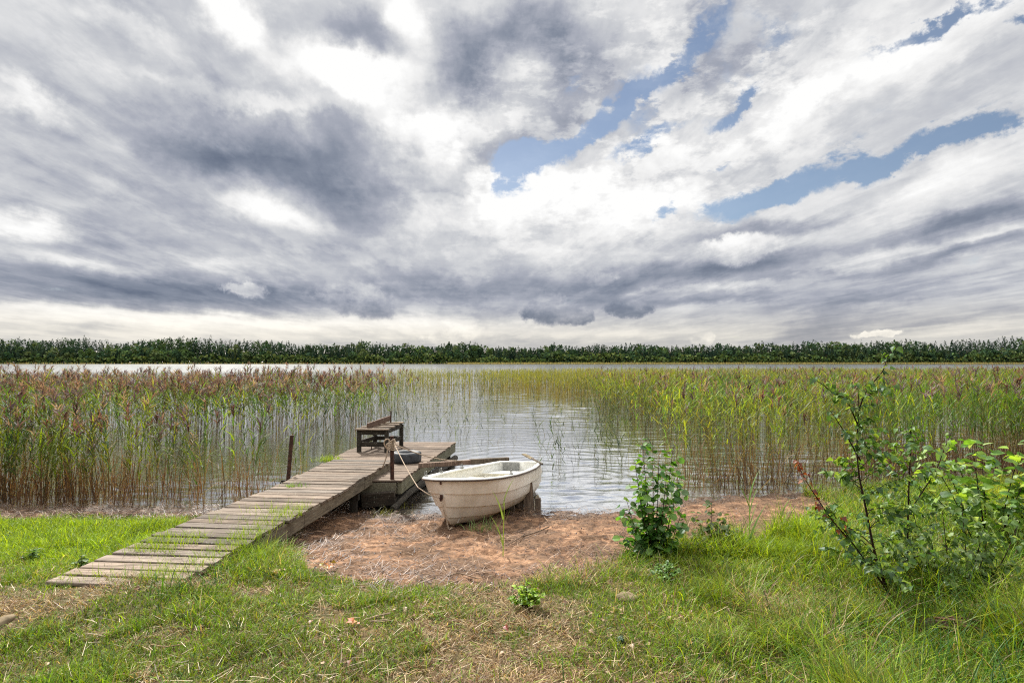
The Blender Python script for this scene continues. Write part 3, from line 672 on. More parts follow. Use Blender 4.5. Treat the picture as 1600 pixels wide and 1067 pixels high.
def build_reeds():
    # left bed: from the litter strip back to 27 m, its right edge runs beside the jetty
    def left_mask(x, y):
        edge = np.interp(y, [9, 10, 12, 14, 16, 20, 26, 30], [-4.2, -4.15, -4.15, -4.1, -4.0, -4.1, -4.6, -4.8]) + (fbm(y * 0.7, x * 0.3, 41) - 0.5) * 1.4
        m = sstep(edge - x, -0.3, 0.9) * sstep(y - (shore(x) + 0.05), -0.25, 0.5)
        m = m * (np.abs(x) < y * 0.95 + 5)
        patch = 0.22 + 0.78 * sstep(fbm(x * 0.8, y * 0.5, 43), 0.38, 0.58)
        return m * patch * np.where(y > 13, 0.55, 0.80) * (1 - 0.86 * sstep(y, 11.0, 11.8) * sstep(y, 17.0, 15.7)) * (1 - .45 * sstep(x, -8.5, -5.5))
    a = Acc()
    x, y = scatter(21500, -30, -2.5, 9.3, 26.5, left_mask)
    hg = np.where(y < 11, 1.52, 1.72) + (fbm(x * 0.6, y * 0.6, 44) - 0.5) * 0.9 + rng.normal(0, 0.17, len(x))
    hg = np.clip(hg, 0.9, 2.3)
    nr = y < 14
    reed_clump(a, x[nr], y[nr], hg[nr], 10, 0.60, low=0.34)
    reed_clump(a, x[~nr], y[~nr], hg[~nr], 5, 0.92, low=0.48, lsegs=2, ls=1.3)
    # last year's bare brown stems crowding the front of the bed
    x, y = scatter(8000, -14, -3.4, 9.1, 12.5, lambda x, y: left_mask(x, y) * sstep(y, 12.5, 10))
    n = len(x); z = np.minimum(ground(x, y), 0.0) - 0.02
    ribbons(a, np.stack([x, y, z], 1), U_(0, 6.28, n), U_(0.25, 1.05, n), U_(0.008, 0.014, n), U_(0, .22, n), U_(0, .3, n), 2, pick(col3((92, 64, 46), (112, 84, 64), (66, 46, 36)), n), pick(col3((124, 92, 68), (100, 72, 52)), n), U_(-1.5, 1.5, n), .5)
    x, y = scatter(2600, -16, -3.6, 9.2, 14, lambda x, y: left_mask(x, y)); bent(a, x, y)
    tag(a.build('reed_bed', M['reed']), 'dense reed bed with purple brown plumes left of the jetty', 'reeds', kind='stuff')
    # right bed
    def right_mask(x, y):
        edge = np.interp(y, [10, 10.8, 13, 16, 20, 26, 34, 44], [2.9, 2.9, 3.3, 3.6, 3.9, 4.0, 4.4, 6.0]) + (fbm(y * 0.6, x * 0.3, 51) - 0.5) * 1.6
        m = sstep(x - edge, -0.4, 1.3) * sstep(y - (shore(x) + 0.15), -0.1, 0.6) * (np.abs(x) < y * 0.93 + 2.5)
        patch = 0.34 + 0.66 * sstep(fbm(x * 0.6, y * 0.4, 53), 0.38, 0.60)
        return m * patch * np.where(y > 16, 0.50, 1.0) * np.where(y > 28, 0.55, 1.0) * (1 - 0.60 * sstep(y - shore(x), 2.2, 3.0) * sstep(y - shore(x), 7.5, 6.2))
    a = Acc()
    x, y = scatter(40000, 2, 40, 10.3, 42, right_mask)
    hg = 1.72 + (fbm(x * 0.5, y * 0.5, 54) - 0.5) * 0.7 + rng.normal(0, 0.14, len(x)) + sstep(x / y, 0.5, 0.8) * 0.12
    hg = np.clip(hg, 0.8, 2.12)
    gc = col3((116, 138, 40), (92, 124, 38), (130, 142, 46), (78, 108, 40), (126, 124, 46))
    nr = y < 17
    pl = 0.22
    reed_clump(a, x[nr], y[nr], hg[nr], 7, pl, low=0.42, leafcol=gc, leaflen=0.36)
    reed_clump(a, x[~nr], y[~nr], hg[~nr], 6, 0.22, low=0.42, lsegs=2, leafcol=gc, ls=1.5)
    x, y = scatter(9000, 2.5, 16, 10.4, 16, lambda x, y: right_mask(x, y) * sstep(y - shore(x), 4, 1))
    n = len(x); z = np.minimum(ground(x, y), 0.0) - 0.02
    ribbons(a, np.stack([x, y, z], 1), U_(0, 6.28, n), U_(0.25, 1.1, n), U_(0.008, 0.014, n), U_(0, .2, n), U_(0, .3, n), 2, pick(col3((90, 66, 54), (108, 84, 70), (66, 50, 42)), n), pick(col3((124, 100, 84), (98, 76, 62)), n), U_(-1.5, 1.5, n), .5)
    x, y = scatter(5200, 2.6, 16, 10.4, 16, lambda x, y: right_mask(x, y)); bent(a, x, y)
    tag(a.build('reed_bed', M['reed']), 'olive green reed bed in the water behind the birch saplings on the right', 'reeds', kind='stuff')
    # open stand of yellow-green rushes far out in the middle of the bay
    a = Acc()
    def mid(x, y): return (0.22 + 0.78 * sstep(x / y, -0.12, 0.10)) * (0.35 + 0.65 * sstep(fbm(x * 0.25, y * 0.16, 61), 0.40, 0.58)) * (np.abs(x) < y * 0.93) * sstep(x / y, -0.32, -0.2)
    x, y = scatter(26000, -22, 62, 36, 72, mid)
    n = len(x)
    ribbons(a, np.stack([x, y, np.full(n, -0.05)], 1), U_(0, 6.28, n), np.clip(rng.normal(1.55, 0.22, n), .8, 2.0), 0.022, U_(0, .1, n), U_(0, .15, n), 3, pick(col3((110, 96, 62), (124, 112, 60)), n), pick(col3((132, 130, 60), (114, 122, 52), (146, 140, 74)), n), U_(-1, 1, n), .35)
    for k in range(3):
        q = np.stack([x, y, U_(0.5, 1.4, n)], 1)
        ribbons(a, q, U_(0, 6.28, n), U_(0.25, 0.5, n), 0.03, U_(.1, .5, n), U_(.3, 1, n), 2, pick(col3((132, 130, 60), (114, 122, 52)), n), None, 0, .2)
    tag(a.build('rushes', M['reed']), 'open stand of yellow green rushes far out in the middle of the lake', 'reeds', kind='stuff')
    # thin loose reeds standing singly in the open water, left-middle and beyond the jetty
    a = Acc()
    def thin(x, y):
        u = x / y
        w = sstep(fbm(x * 0.8, y * 0.5, 71), 0.46, 0.62)
        near_left = (u < 0.0) * (y > 14.5) * (0.35 + 0.65 * sstep(-u, 0.10, 0.24)) * sstep(y, 14.5, 17)
        right = (u > 0.03) * (y > 12) * (0.25 + 0.9 * sstep(u, 0.06, 0.2))
        return (near_left * 0.8 + right * 0.8) * (0.12 + 0.88 * w)
    x, y = scatter(7500, -9, 10, 11.5, 44, lambda x, y: thin(x, y) * (np.abs(x + 0.2) < y * 0.36))
    hg = np.clip(rng.normal(0.85, 0.3, len(x)) + sstep(y, 20, 34) * 0.6, 0.3, 1.8)
    reed_clump(a, x, y, hg, 4, 0.0, low=0.35, lean=0.35, leaflen=0.30, lsegs=2, stemcol=col3((78, 76, 60), (92, 84, 64), (64, 66, 52)), leafcol=col3((74, 92, 48), (60, 80, 46), (92, 104, 56)), width=0.008)
    # reeds in front of the right bed's edge and bent dead stalks lying on the water
    n = 260; x = U_(-1, 4.5, n); y = U_(11, 24, n); k = (x / y > 0.05) | (y > 15); x = x[k]; y = y[k]; n = len(x)
    ribbons(a, np.stack([x, y, np.full(n, 0.0)], 1), U_(0, 6.28, n), U_(.2, .7, n), 0.006, U_(.6, 1.4, n), U_(.2, 1.0, n), 3, pick(col3((70, 62, 50), (96, 84, 62)), n), None, 0, .4)
    tag(a.build('open_water_reeds', M['reed']), 'thin scattered reeds standing in open water beyond the boat', 'reeds', kind='stuff')

# ------------------------------------------------------------------ grass
GREEN = col3((110, 146, 30), (126, 160, 34), (86, 126, 30), (140, 166, 44))
LUSH = col3((140, 168, 28), (118, 150, 28), (160, 180, 42))
DRY = col3((180, 154, 114), (150, 120, 88), (206, 184, 146), (124, 96, 70))
OLIVE = col3((122, 132, 34), (140, 140, 48), (90, 110, 30))
DEEP = col3((66, 108, 28), (84, 126, 34), (52, 90, 28))
def mixcol(w, A, B, n, var=0.18):
    m = (U_(0, 1, n) < w)[:, None]; return np.where(m, pick(A, n, var), pick(B, n, var))
DOCK_QUAD = [(-3.95, 4.72), (-2.72, 4.72), (-2.1, 10.5), (-3.8, 10.5)]
def under_dock(x, y):
    cx = -3.33 + 0.1 * (y - 4.8); return (np.abs(x - cx) < 0.53) & (y > 4.78) & (y < 14.5)

def build_grass():
    n = 560000
    # sample more densely close to the viewer
    y = 2.2 + (13.5 - 2.2) * U_(0, 1, n) ** 1.55; x = U_(-1, 1, n) * (y * 0.95 + 1.6); front = np.exp(-((x + 3.4) / .7) ** 2 - ((y - 4.65) / .2) ** 2)
    gx, gy = to_px(x, y, ground(x, y))
    s = sandness(x, y)
    ok = (s < 0.02) & (shore(x) - y > 0.12) & ~(under_dock(x, y) & (y > 5.9))
    lush_l = sstep(330 - gx, 0, 60) * sstep(gy, 812, 822) * sstep(gy, 905, 870)        # bright grass left of the jetty
    jet_r = np.exp(-((gx - 400) / 75.0) ** 2 - ((gy - 880) / 26.0) ** 2)              # tuft by the jetty's right edge
    right = sstep(gx, 900, 1120) * sstep(gy, 1100, 860)
    right = np.maximum(right, sstep(gx, 1080, 1350))
    edge = sstep(s, -0.75, -0.1)
    patch = fbm(x * 0.9, y * 0.9, 81); p2 = fbm(x * 3.2, y * 3.2, 83, 3)
    dry = sstep(patch + (p2 - .5) * .3, 0.48, 0.62) * 0.8 + sstep(gy, 930, 1010) * 0.30 * (gx > 350) * (gx < 1250) + sstep(p2, 0.5, 0.7) * 0.25
    dry = dry * (1 - 0.95 * lush_l) * (1 - 0.8 * jet_r) * (1 - 0.45 * right)
    dry = np.clip(dry - sstep(260 - gx, 0, 200) * sstep(gy, 930, 1000) * 0.4, 0.02, 0.9)
    bare = sstep(p2, 0.55, 0.72) * sstep(dry, 0.2, 0.6)
    ok &= U_(0, 1, n) > bare * 0.55
    ok &= U_(0, 1, n) < np.where(lush_l > .3, 1.0, 0.92)
    tuft = sstep(fbm(x * 2.1, y * 2.1, 87, 3), 0.52, 0.66)
    h = 0.028 + 0.035 * U_(0, 1, n) + (0.05 + .06 * tuft) * lush_l + 0.20 * jet_r + 0.16 * right * (0.3 + tuft) + 0.05 * tuft * (gy > 900) + 0.05 * edge * (gx > 780)
    h *= np.where(U_(0, 1, n) < 0.12, 1.6, 1.0) * (1 - .55 * front)
    sunlit_yel = np.exp(-((gx - 1220) / 90.0) ** 2 - ((gy - 850) / 38.0) ** 2) + np.exp(-((gx - 1590) / 60.0) ** 2 - ((gy - 775) / 30.0) ** 2)  # two patches of yellow sunlight painted into the blade colour
    def put(acc, k, mult=1.0):
        m = int(k.sum()); c = mixcol(dry[k], DRY, GREEN, m)
        lm = (U_(0, 1, m) < np.clip(lush_l + jet_r * .7 + sunlit_yel * 0.9 + .25 * right, 0, 1)[k])[:, None]; c = np.where(lm, pick(LUSH, m), c)
        om = (U_(0, 1, m) < 0.35 + 0.3 * right[k])[:, None] & ~lm & (dry[k] < .5)[:, None]; c = np.where(om, pick(OLIVE, m), c)
        c = c * (U_(0.5, 1.25, m) * (0.7 + 0.6 * p2[k]))[:, None]
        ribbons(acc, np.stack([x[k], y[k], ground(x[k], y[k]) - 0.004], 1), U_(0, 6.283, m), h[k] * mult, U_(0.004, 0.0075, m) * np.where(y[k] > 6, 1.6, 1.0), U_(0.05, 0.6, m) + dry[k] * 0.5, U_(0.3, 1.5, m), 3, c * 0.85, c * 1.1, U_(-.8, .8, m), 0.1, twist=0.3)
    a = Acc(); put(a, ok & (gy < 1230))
    tag(a.build('lawn_grass', M['grass']), 'short patchy green and dry lawn grass between the camera and the beach', 'grass', kind='stuff')
    # long arching blades on the right and round the jetty's foot
    a = Acc(); n = 95000
    y = 2.3 + (12.8 - 2.3) * U_(0, 1, n) ** 1.25; x = U_(-5.2, 12.5, n); k = (np.abs(x) < y * 0.95 + 1.6); x = x[k]; y = y[k]; n = len(x)
    gx, gy = to_px(x, y, ground(x, y)); s = sandness(x, y)
    tuft = sstep(fbm(x * 1.5, y * 1.5, 91, 3), 0.42, 0.60)
    r = sstep(gx, 900, 1180) * (0.25 + 0.75 * tuft) + sstep(gx, 1240, 1450) * 0.5
    r = np.maximum(r, sstep(gx, 780, 900) * sstep(s, -0.9, -0.15) * 0.6)
    r = np.maximum(r, np.exp(-((gx - 290) / 55.0) ** 2 - ((gy - 925) / 18.0) ** 2) * 1.0)
    r = np.maximum(r, np.exp(-((gx - 345) / 45.0) ** 2 - ((gy - 905) / 16.0) ** 2) * 1.0)
    r = np.maximum(r, np.exp(-((gx - 405) / 65.0) ** 2 - ((gy - 880) / 22.0) ** 2) * 0.9)
    r = np.maximum(r, sstep(330 - gx, 0, 60) * sstep(gy, 815, 828) * sstep(gy, 900, 860) * .5 * tuft)
    r = np.maximum(r, 0.10 * tuft * (gy > 930))
    ok = (U_(0, 1, n) < r) & (s < 0.0) & (shore(x) - y > 0.15) & (gy < 1250)
    x = x[ok]; y = y[ok]; gx = gx[ok]; gy = gy[ok]; n = len(x)
    sunlit_yel = np.exp(-((gx - 1220) / 90.0) ** 2 - ((gy - 850) / 38.0) ** 2) + np.exp(-((gx - 1590) / 70.0) ** 2 - ((gy - 775) / 34.0) ** 2)  # same sunlit yellow patches, coloured into the long blades
    deep = sstep(gx, 1150, 1400) * 0.45 + .1
    c = mixcol(0.2, DRY, GREEN, n); c = np.where((U_(0, 1, n) < 0.25)[:, None], pick(OLIVE, n), c); c = np.where((U_(0, 1, n) < 0.30)[:, None], pick(LUSH, n), c)
    c = np.where((U_(0, 1, n) < deep)[:, None], pick(DEEP, n), c); c = np.where((U_(0, 1, n) < sunlit_yel)[:, None], pick(LUSH * np.array((1.25, 1, .6)), n), c)
    gx0 = (np.exp(-((gx - 290) / 55.0) ** 2 - ((gy - 925) / 20.0) ** 2) > 0.2)[:, None]; c = np.where(gx0, pick(DEEP, n), c)
    c = c * U_(0.55, 1.25, (n, 1))
    ln = U_(0.12, 0.30, n) * (1 + 0.5 * sstep(gx, 1150, 1350)) * np.where(gx < 600, 1.0, 1) * np.where((gx > 500) & (gx < 850), .55, 1)
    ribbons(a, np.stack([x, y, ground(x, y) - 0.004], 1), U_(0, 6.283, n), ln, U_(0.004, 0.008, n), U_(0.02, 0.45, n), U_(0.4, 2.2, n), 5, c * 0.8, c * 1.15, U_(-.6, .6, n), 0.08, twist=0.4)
    # grass growing through the jetty boards near the land
    m = 6500; yy = U_(4.85, 7.4, m); xx = -3.33 + 0.1 * (yy - 4.8) + U_(-.5, .58, m); keep = U_(0, 1, m) < sstep(fbm(xx * 3, yy * 3, 95), 0.4, 0.65) * sstep(yy, 7.6, 5.2) + 0.3 * (xx > -2.95)
    xx = xx[keep]; yy = yy[keep]; m = len(xx)
    ribbons(a, np.stack([xx, yy, np.full(m, DECK_Z - 0.02)], 1), U_(0, 6.283, m), U_(0.06, 0.19, m), U_(0.003, 0.006, m), U_(0.02, .5, m), U_(.2, 1.5, m), 4, pick(LUSH, m) * .85, pick(LUSH, m), U_(-.6, .6, m), .1)
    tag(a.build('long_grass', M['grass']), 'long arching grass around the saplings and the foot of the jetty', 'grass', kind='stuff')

def build_litter():
    a = Acc()
    # straw and broken reed on the sand and along the waterline
    n = 80000; x = U_(-13, 7, n); y = U_(4.6, 11, n); s = sandness(x, y); t = shore(x) - y
    left = (x < -3.3); w = np.where(left, 0.95, 0.12 + 1.1 * sstep(s, 0.8, 0.0) * sstep(fbm(x * 1.7, y * 1.7, 105), .34, .56) + 0.8 * np.exp(-((t - 0.22) / 0.16) ** 2) * (x > -2.5) + 0.5 * sstep(fbm(x * 1.2, y * 1.2, 101), 0.52, 0.66))
    w = np.where((~left) & (x > 3.0), w * 0.35, w)
    k = (U_(0, 1, n) < w) & (s > -0.25) & (t > -0.25) & (np.abs(x) < y * .95 + 1.5); x = x[k]; y = y[k]; n = len(x)
    z = np.maximum(ground(x, y), 0.0) + U_(0.0, 0.025, n)
    c = pick(col3((134, 102, 76), (100, 72, 52), (74, 52, 38), (156, 128, 100), (54, 38, 30)), n, .2)
    ribbons(a, np.stack([x, y, z], 1), U_(0, 6.283, n), U_(0.03, 0.18, n), U_(0.003, 0.008, n), U_(1.30, 1.62, n), U_(-.15, .2, n), 2, c, c, 0, 0.5)
    # dark churned bits of rotten reed root
    n = 26000; x = U_(-10, 5, n); y = U_(4.8, 10.5, n); s = sandness(x, y); t = shore(x) - y
    w = 0.18 + 0.9 * np.exp(-((t - 0.3) / 0.28) ** 2) + 0.7 * sstep(s, 0.5, 0.05); k = (U_(0, 1, n) < w) & (s > -.1) & (t > -.1); x = x[k]; y = y[k]; n = len(x)
    c = pick(col3((70, 48, 36), (96, 66, 50), (52, 38, 30)), n, .2)
    leaves(a, np.stack([x, y, ground(x, y) + .004], 1), U_(0, 6.28, n), U_(-.1, .5, n), U_(.01, .03, n), c, 'ovate', .4, .3, U_(-.6, .6, n))
    tag(a.build('reed_litter', M['straw']), 'broken reed straw and dark debris strewn on the sand and shoreline', 'litter', kind='stuff')
    # dead leaves and thatch in the lawn
    a = Acc(); n = 3000; y = 2.4 + 4.2 * U_(0, 1, n) ** 1.3; x = U_(-1, 1, n) * (y * .95 + 1); s = sandness(x, y); gx, gy = to_px(x, y, ground(x, y))
    k = (s < 0.1) & (U_(0, 1, n) < 0.05 + sstep(fbm(x * 1.4, y * 1.4, 103), 0.46, 0.64) * (gx > 380) * (gx < 1300)) & ~under_dock(x, y); x = x[k]; y = y[k]; n = len(x)
    leaves(a, np.stack([x, y, ground(x, y) + U_(.008, .04, n)], 1), U_(0, 6.28, n), U_(-.2, .5, n), U_(.018, .045, n), pick(col3((158, 130, 96), (138, 102, 72), (118, 78, 54), (160, 138, 104)), n), 'ovate', .3, .5, U_(-.7, .7, n))
    n = 5200; y = 2.4 + 4.2 * U_(0, 1, n) ** 1.3; x = U_(-1, 1, n) * (y * .95 + 1); s = sandness(x, y); k = (s < 0) & ~under_dock(x, y) & (U_(0, 1, n) < .2 + fbm(x, y, 104)); x = x[k]; y = y[k]; n = len(x)
    ribbons(a, np.stack([x, y, ground(x, y) + U_(.01, .05, n)], 1), U_(0, 6.28, n), U_(.04, .14, n), .003, U_(1.2, 1.7, n), U_(-.2, .3, n), 2, pick(DRY, n), None, 0, .5)
    tag(a.build('dead_leaves', M['straw']), 'small dead leaves and dry stalks scattered through the lawn', 'litter', kind='stuff')

# ------------------------------------------------------------------ saplings and shrubs
def woody(name, label, cat, base, stems, leafspec, group=None, extra=None):
    """stems: list of (points, r0, r1, side-branch spec); leafspec: dict of leaf look"""
    e = empty(name, tuple(base)); tag(e, label, cat, group)
    tr = Acc(); lf = Acc(); brown = Acc(); B = np.asarray(base)
    for st in stems:
        pts = bez(st['p'], 8); n = len(pts); tube(tr, pts, np.linspace(st['r'], st.get('r1', 0.003), n), 6, lin(st.get('bark', (92, 70, 56))))
        sp = st.get('n', 14); b0, b1 = st.get('span', (0.15, 0.98)); bl = st.get('bl', (0.18, 0.45)); acc = brown if st.get('dead') else lf
        for j in range(sp):
            t = b0 + (b1 - b0) * (j + rng.uniform(0, .8)) / sp; i = min(n - 2, int(t * (n - 1))); o = pts[i]
            az = rng.uniform(0, 6.283) if 'az' not in st else st['az'] + rng.normal(0, 0.5)
            L = rng.uniform(*bl) * (1.15 - 0.75 * t if st.get('cone', True) else 1); el = rng.uniform(*st.get('el', (0.3, 0.9)))
            k = 6; q = [o]
            for s_ in range(k):
                el2 = el - 0.10 * s_; q.append(q[-1] + L / k * np.array((math.cos(el2) * math.cos(az), math.cos(el2) * math.sin(az), math.sin(el2))) + rng.normal(0, .004, 3))
            q = np.array(q)
            if L > 0.05: tube(tr, q, np.linspace(st['r'] * .32 * (1.2 - t), 0.0014, len(q)), 4, lin((84, 62, 50)), False)
            nl = max(3, int(L / leafspec['step']))
            tt = np.linspace(0.12 if L < .15 else .3, 1.0, nl); ii = tt * (len(q) - 1); i0 = np.minimum(ii.astype(int), len(q) - 2); fr = (ii - i0)[:, None]
            lp = q[i0] * (1 - fr) + q[i0 + 1] * fr + rng.normal(0, leafspec.get('spread', 0.012), (nl, 3))
            side = np.where(np.arange(nl) % 2, 1.0, -1.0) * U_(0.5, 1.4, nl)
            c = pick(leafspec['cols'] if not st.get('dead') else col3((120, 62, 38), (146, 80, 46), (100, 52, 34), (160, 98, 62)), nl, .22)
            sz = U_(*leafspec['size'], nl) * (1.0 if not st.get('dead') else .85) * (1.15 - 0.3 * rng.random())
            leaves(acc, lp, az + side, U_(-0.9, 0.35, nl) + leafspec.get('tilt', 0), sz, c, leafspec['kind'], leafspec.get('fold', .25), leafspec.get('curl', .25), U_(-.9, .9, nl))
    if extra: extra(lf, tr)
    tr.build('trunk', M['bark'], e, loc=B).location = (0, 0, 0)
    lf.build('crown', M['leaf'], e, loc=B).location = (0, 0, 0)
    if brown.n: o = brown.build('withered_leaves', M['leaf'], e, loc=B); o.location = (0, 0, 0); o['label'] = 'rusty brown withered leaves on the low left branch'
    return e

def build_shrubs():
    P = lambda px, py, y: at_y(px, py, y)
    D = 4.45
    birch = dict(cols=col3((96, 130, 52), (76, 112, 46), (116, 146, 58), (64, 94, 44), (132, 156, 64)), size=(0.036, 0.062), step=0.019, kind='birch', spread=0.012, tilt=-.2)
    g1 = at_ground(1392, 936); D1 = g1[1]
    stems = [
        dict(p=[g1, P(1380, 905, D1), P(1366, 860, D1), P(1352, 790, D1 + .03), P(1342, 740, D1 + .05), P(1339, 690, D1 + .05), P(1342, 640, D1 + .03), P(1340, 600, D1)], r=0.012, r1=0.002, n=58, span=(0.14, 1.0), bl=(0.14, 0.62)),
        dict(p=[P(1340, 650, D1 + .04), P(1350, 618, D1), P(1366, 596, D1 - .02), P(1380, 578, D1 - .02), P(1388, 556, D1), P(1403, 540, D1)], r=0.006, r1=0.002, n=8, bl=(0.03, 0.07), span=(.45, 1)),
        dict(p=[P(1341, 665, D1 + .04), P(1322, 625, D1), P(1300, 612, D1), P(1284, 600, D1), P(1266, 588, D1)], r=0.006, r1=0.002, n=9, bl=(0.03, 0.09), span=(.2, 1)),
        dict(p=[P(1345, 720, D1 + .04), P(1328, 690, D1 + .05), P(1310, 660, D1 + .05), P(1296, 640, D1)], r=0.006, r1=0.002, n=9, bl=(0.05, 0.14)),
        dict(p=[P(1384, 918, D1), P(1360, 886, D1 - .05), P(1335, 852, D1 - .1), P(1310, 815, D1 - .12), P(1290, 785, D1 - .1)], r=0.008, r1=0.002, n=24, bl=(0.08, 0.26)),
        dict(p=[P(1326, 842, D1 - .1), P(1300, 812, D1 - .1), P(1278, 780, D1 - .1), P(1256, 745, D1 - .08), P(1243, 714, D1 - .05)], r=0.006, r1=0.002, n=15, bl=(0.03, 0.09), dead=True, span=(.1, 1)),
    ]
    woody('birch_sapling', 'slender leaning birch sapling reaching above the far shore, one branch of rusty leaves', 'sapling', g1, stems, birch)
    g2 = at_ground(1421, 908); D2 = g2[1]
    stems = [dict(p=[g2, P(1418, 860, D2), P(1419, 800, D2), P(1421, 740, D2), P(1423, 700, D2), P(1424, 668, D2)], r=0.010, r1=0.002, n=46, span=(.08, .95), bl=(0.12, 0.56)),
             dict(p=[P(1422, 680, D2), P(1424, 668, D2), P(1428, 655, D2)], r=0.003, r1=0.002, n=5, bl=(.03, .08)),
             dict(p=[P(1421, 800, D2), P(1440, 770, D2), P(1462, 735, D2), P(1476, 700, D2), P(1488, 672, D2 + .1)], r=0.006, r1=.002, n=9, bl=(.06, .2))]
    woody('birch_sapling', 'shorter upright birch sapling with a straight dark stem, right of the leaning one', 'sapling', g2, stems, birch)
    # low birch suckers spreading right of the saplings
    g3 = at_ground(1490, 925); D3 = g3[1]
    stems = [dict(p=[g3 + np.array((dx * .3, 0, 0)), g3 + np.array((dx * .7, dy * .5, .22)), g3 + np.array((dx, dy, h))], r=0.006, r1=.002, n=16, bl=(.08, .28), span=(.1, 1), cone=False) for dx, dy, h in
             [(-.45, .1, .42), (-.25, -.1, .52), (0, .1, .62), (.25, 0, .5), (.42, .15, .45), (-.15, .3, .74), (.35, .35, .66), (.62, .1, .5)]]
    woody('birch_shrub', 'low grey green birch scrub spreading right of the two saplings', 'shrub', g3, stems, dict(birch, cols=col3((104, 134, 66), (84, 114, 54), (122, 150, 74), (140, 160, 100), (88, 116, 52))))
    # broad-leaved bright bush at the right edge
    g4 = at_ground(1545, 850); D4 = g4[1]
    br = dict(cols=col3((122, 158, 54), (98, 138, 48), (144, 176, 66), (82, 118, 50), (154, 176, 110)), size=(0.07, 0.125), step=0.07, kind='ovate', spread=.02, tilt=.3, fold=.15, curl=.3)
    hs = [(-.62, 0, 1.02), (-.42, .2, 1.15), (-.15, 0, 1.10), (.1, .2, 1.22), (.38, 0, 1.12), (.65, .2, .95), (.15, -.3, .8), (-.35, -.3, .75), (-.75, -.1, .7), (.5, -.25, .85), (.9, 0, 1.0), (-.05, .35, .9)]
    stems = [dict(p=[g4 + np.array((dx * .25, dy * .3, 0)), g4 + np.array((dx * .6, dy * .6, h * .5)), g4 + np.array((dx, dy, h * .92))], r=0.008, r1=.002, n=14, bl=(.10, .28), span=(.25, 1), cone=False) for dx, dy, h in hs]
    woody('broadleaf_shrub', 'bright green broad leaved bush at the right edge behind the birches', 'shrub', g4, stems, br)
    # alder bush in front of the sand
    g5 = at_ground(1022, 874); D5 = g5[1]
    al = dict(cols=col3((76, 122, 46), (92, 138, 50), (58, 98, 40), (112, 152, 54), (110, 140, 84)), size=(0.055, 0.088), step=0.042, kind='round', spread=.014, tilt=.1, fold=.2, curl=.22)
    hs = [(1004, 684, .0), (1020, 680, .08), (992, 715, -.05), (1052, 690, .1), (1064, 728, .0), (978, 770, -.1), (1042, 730, -.12), (1002, 740, .12), (972, 828, -.06), (1066, 790, .08), (1030, 705, -.06), (985, 800, .1)]
    stems = [dict(p=[g5 + np.array((rng.uniform(-.06, .06), rng.uniform(-.05, .05), 0)), (g5 + P(px, py + 40, D5 + dy)) / 2 + np.array((0, 0, -.04)), P(px, py + 8, D5 + dy)], r=0.009, r1=.002, n=22, bl=(.05, .15), span=(.10, 1), cone=False) for px, py, dy in hs]
    woody('alder_bush', 'dark green round leaved alder bush growing where sand meets grass', 'bush', g5, stems, al)
    g6 = at_ground(1112, 858); D6 = g6[1]
    hs = [(1112, 780, 0), (1090, 806, .05), (1132, 808, -.05), (1145, 825, .05), (1082, 830, -.1), (1120, 815, -.1)]
    stems = [dict(p=[g6, (g6 + P(px, py, D6 + dy)) / 2, P(px, py + 4, D6 + dy)], r=0.005, r1=.002, n=12, bl=(.04, .13), span=(.2, 1), cone=False) for px, py, dy in hs]
    woody('small_shrub', 'small loose shrub just right of the alder bush', 'shrub', g6, stems, dict(al, size=(.04, .065), step=.045, cols=col3((96, 116, 58), (78, 100, 52), (116, 128, 78))))
    # reed shoots standing in the grass
    def shoot(px, py, hpx, nl, lab, c):
        g = at_ground(px, py); top = at_y(px, py - hpx, g[1]); h = top[2] - g[2]; e = empty('reed_shoot', tuple(g)); tag(e, lab, 'reed')
        a = Acc(); b = Acc(); z = np.zeros((1, 3))
        ribbons(a, z, 1.2, h * .9, .012, .03, .08, 4, c, c, 0, .4)
        t = np.linspace(.2, .95, nl); p = np.stack([t * 0, t * 0, t * h * .9], 1)
        ribbons(b, p, np.where(np.arange(nl) % 2, 0.2, 2.9) + U_(-.4, .4, nl), U_(.25, .42, nl) * min(1, h / .7), .026, U_(.1, .35, nl), U_(.15, .6, nl), 4, c, c * 1.2, U_(-.4, .4, nl), .06)
        a.build('stalk', M['reed'], e); b.build('leaf', M['reed'], e)
    shoot(1172, 872, 106, 8, 'tallest single reed shoot standing in grass between the small shrub and the birches', lin((104, 134, 62)))
    shoot(1222, 846, 60, 5, 'thin reed shoot on the sand left of the birch branch of rusty leaves', lin((126, 140, 70)))
    shoot(1050, 790, 0.1 + 90, 7, 'reed shoot rising behind the right side of the alder bush', lin((110, 140, 60)))
    shoot(786, 905 - 36, 92, 4, 'lone spindly reed shoot on the sand in front of the boat', lin((120, 140, 66)))
    # young oak and leafy weeds in the lawn
    def weed(px, py, w, hpx, n, lab, cols, size, name='leafy_weed', cat='weed', kind='ovate'):
        g = at_ground(px, py); h = hpx / F * g[1]; ww = w / F * g[1]; e = empty(name, tuple(g)); tag(e, lab, cat)
        a = Acc(); b = Acc()
        for j in range(n):
            az = rng.uniform(0, 6.28); r = ww * math.sqrt(rng.uniform(.05, 1)); hh = h * (1 - .5 * (r / ww) ** 2) * rng.uniform(.7, 1)
            tube(a, [(0, 0, -.01), (r * .4 * math.cos(az), r * .4 * math.sin(az), hh * .55), (r * math.cos(az), r * math.sin(az), hh)], [.004, .003, .0015], 4, lin((96, 104, 60)))
            m = 7; t = U_(.35, 1, m); lp = np.stack([r * t * math.cos(az), r * t * math.sin(az), hh * t], 1)
            leaves(b, lp, U_(0, 6.28, m), U_(-.3, .7, m), U_(*size, m), pick(cols, m, .2), kind, .2, .3, U_(-.5, .5, m))
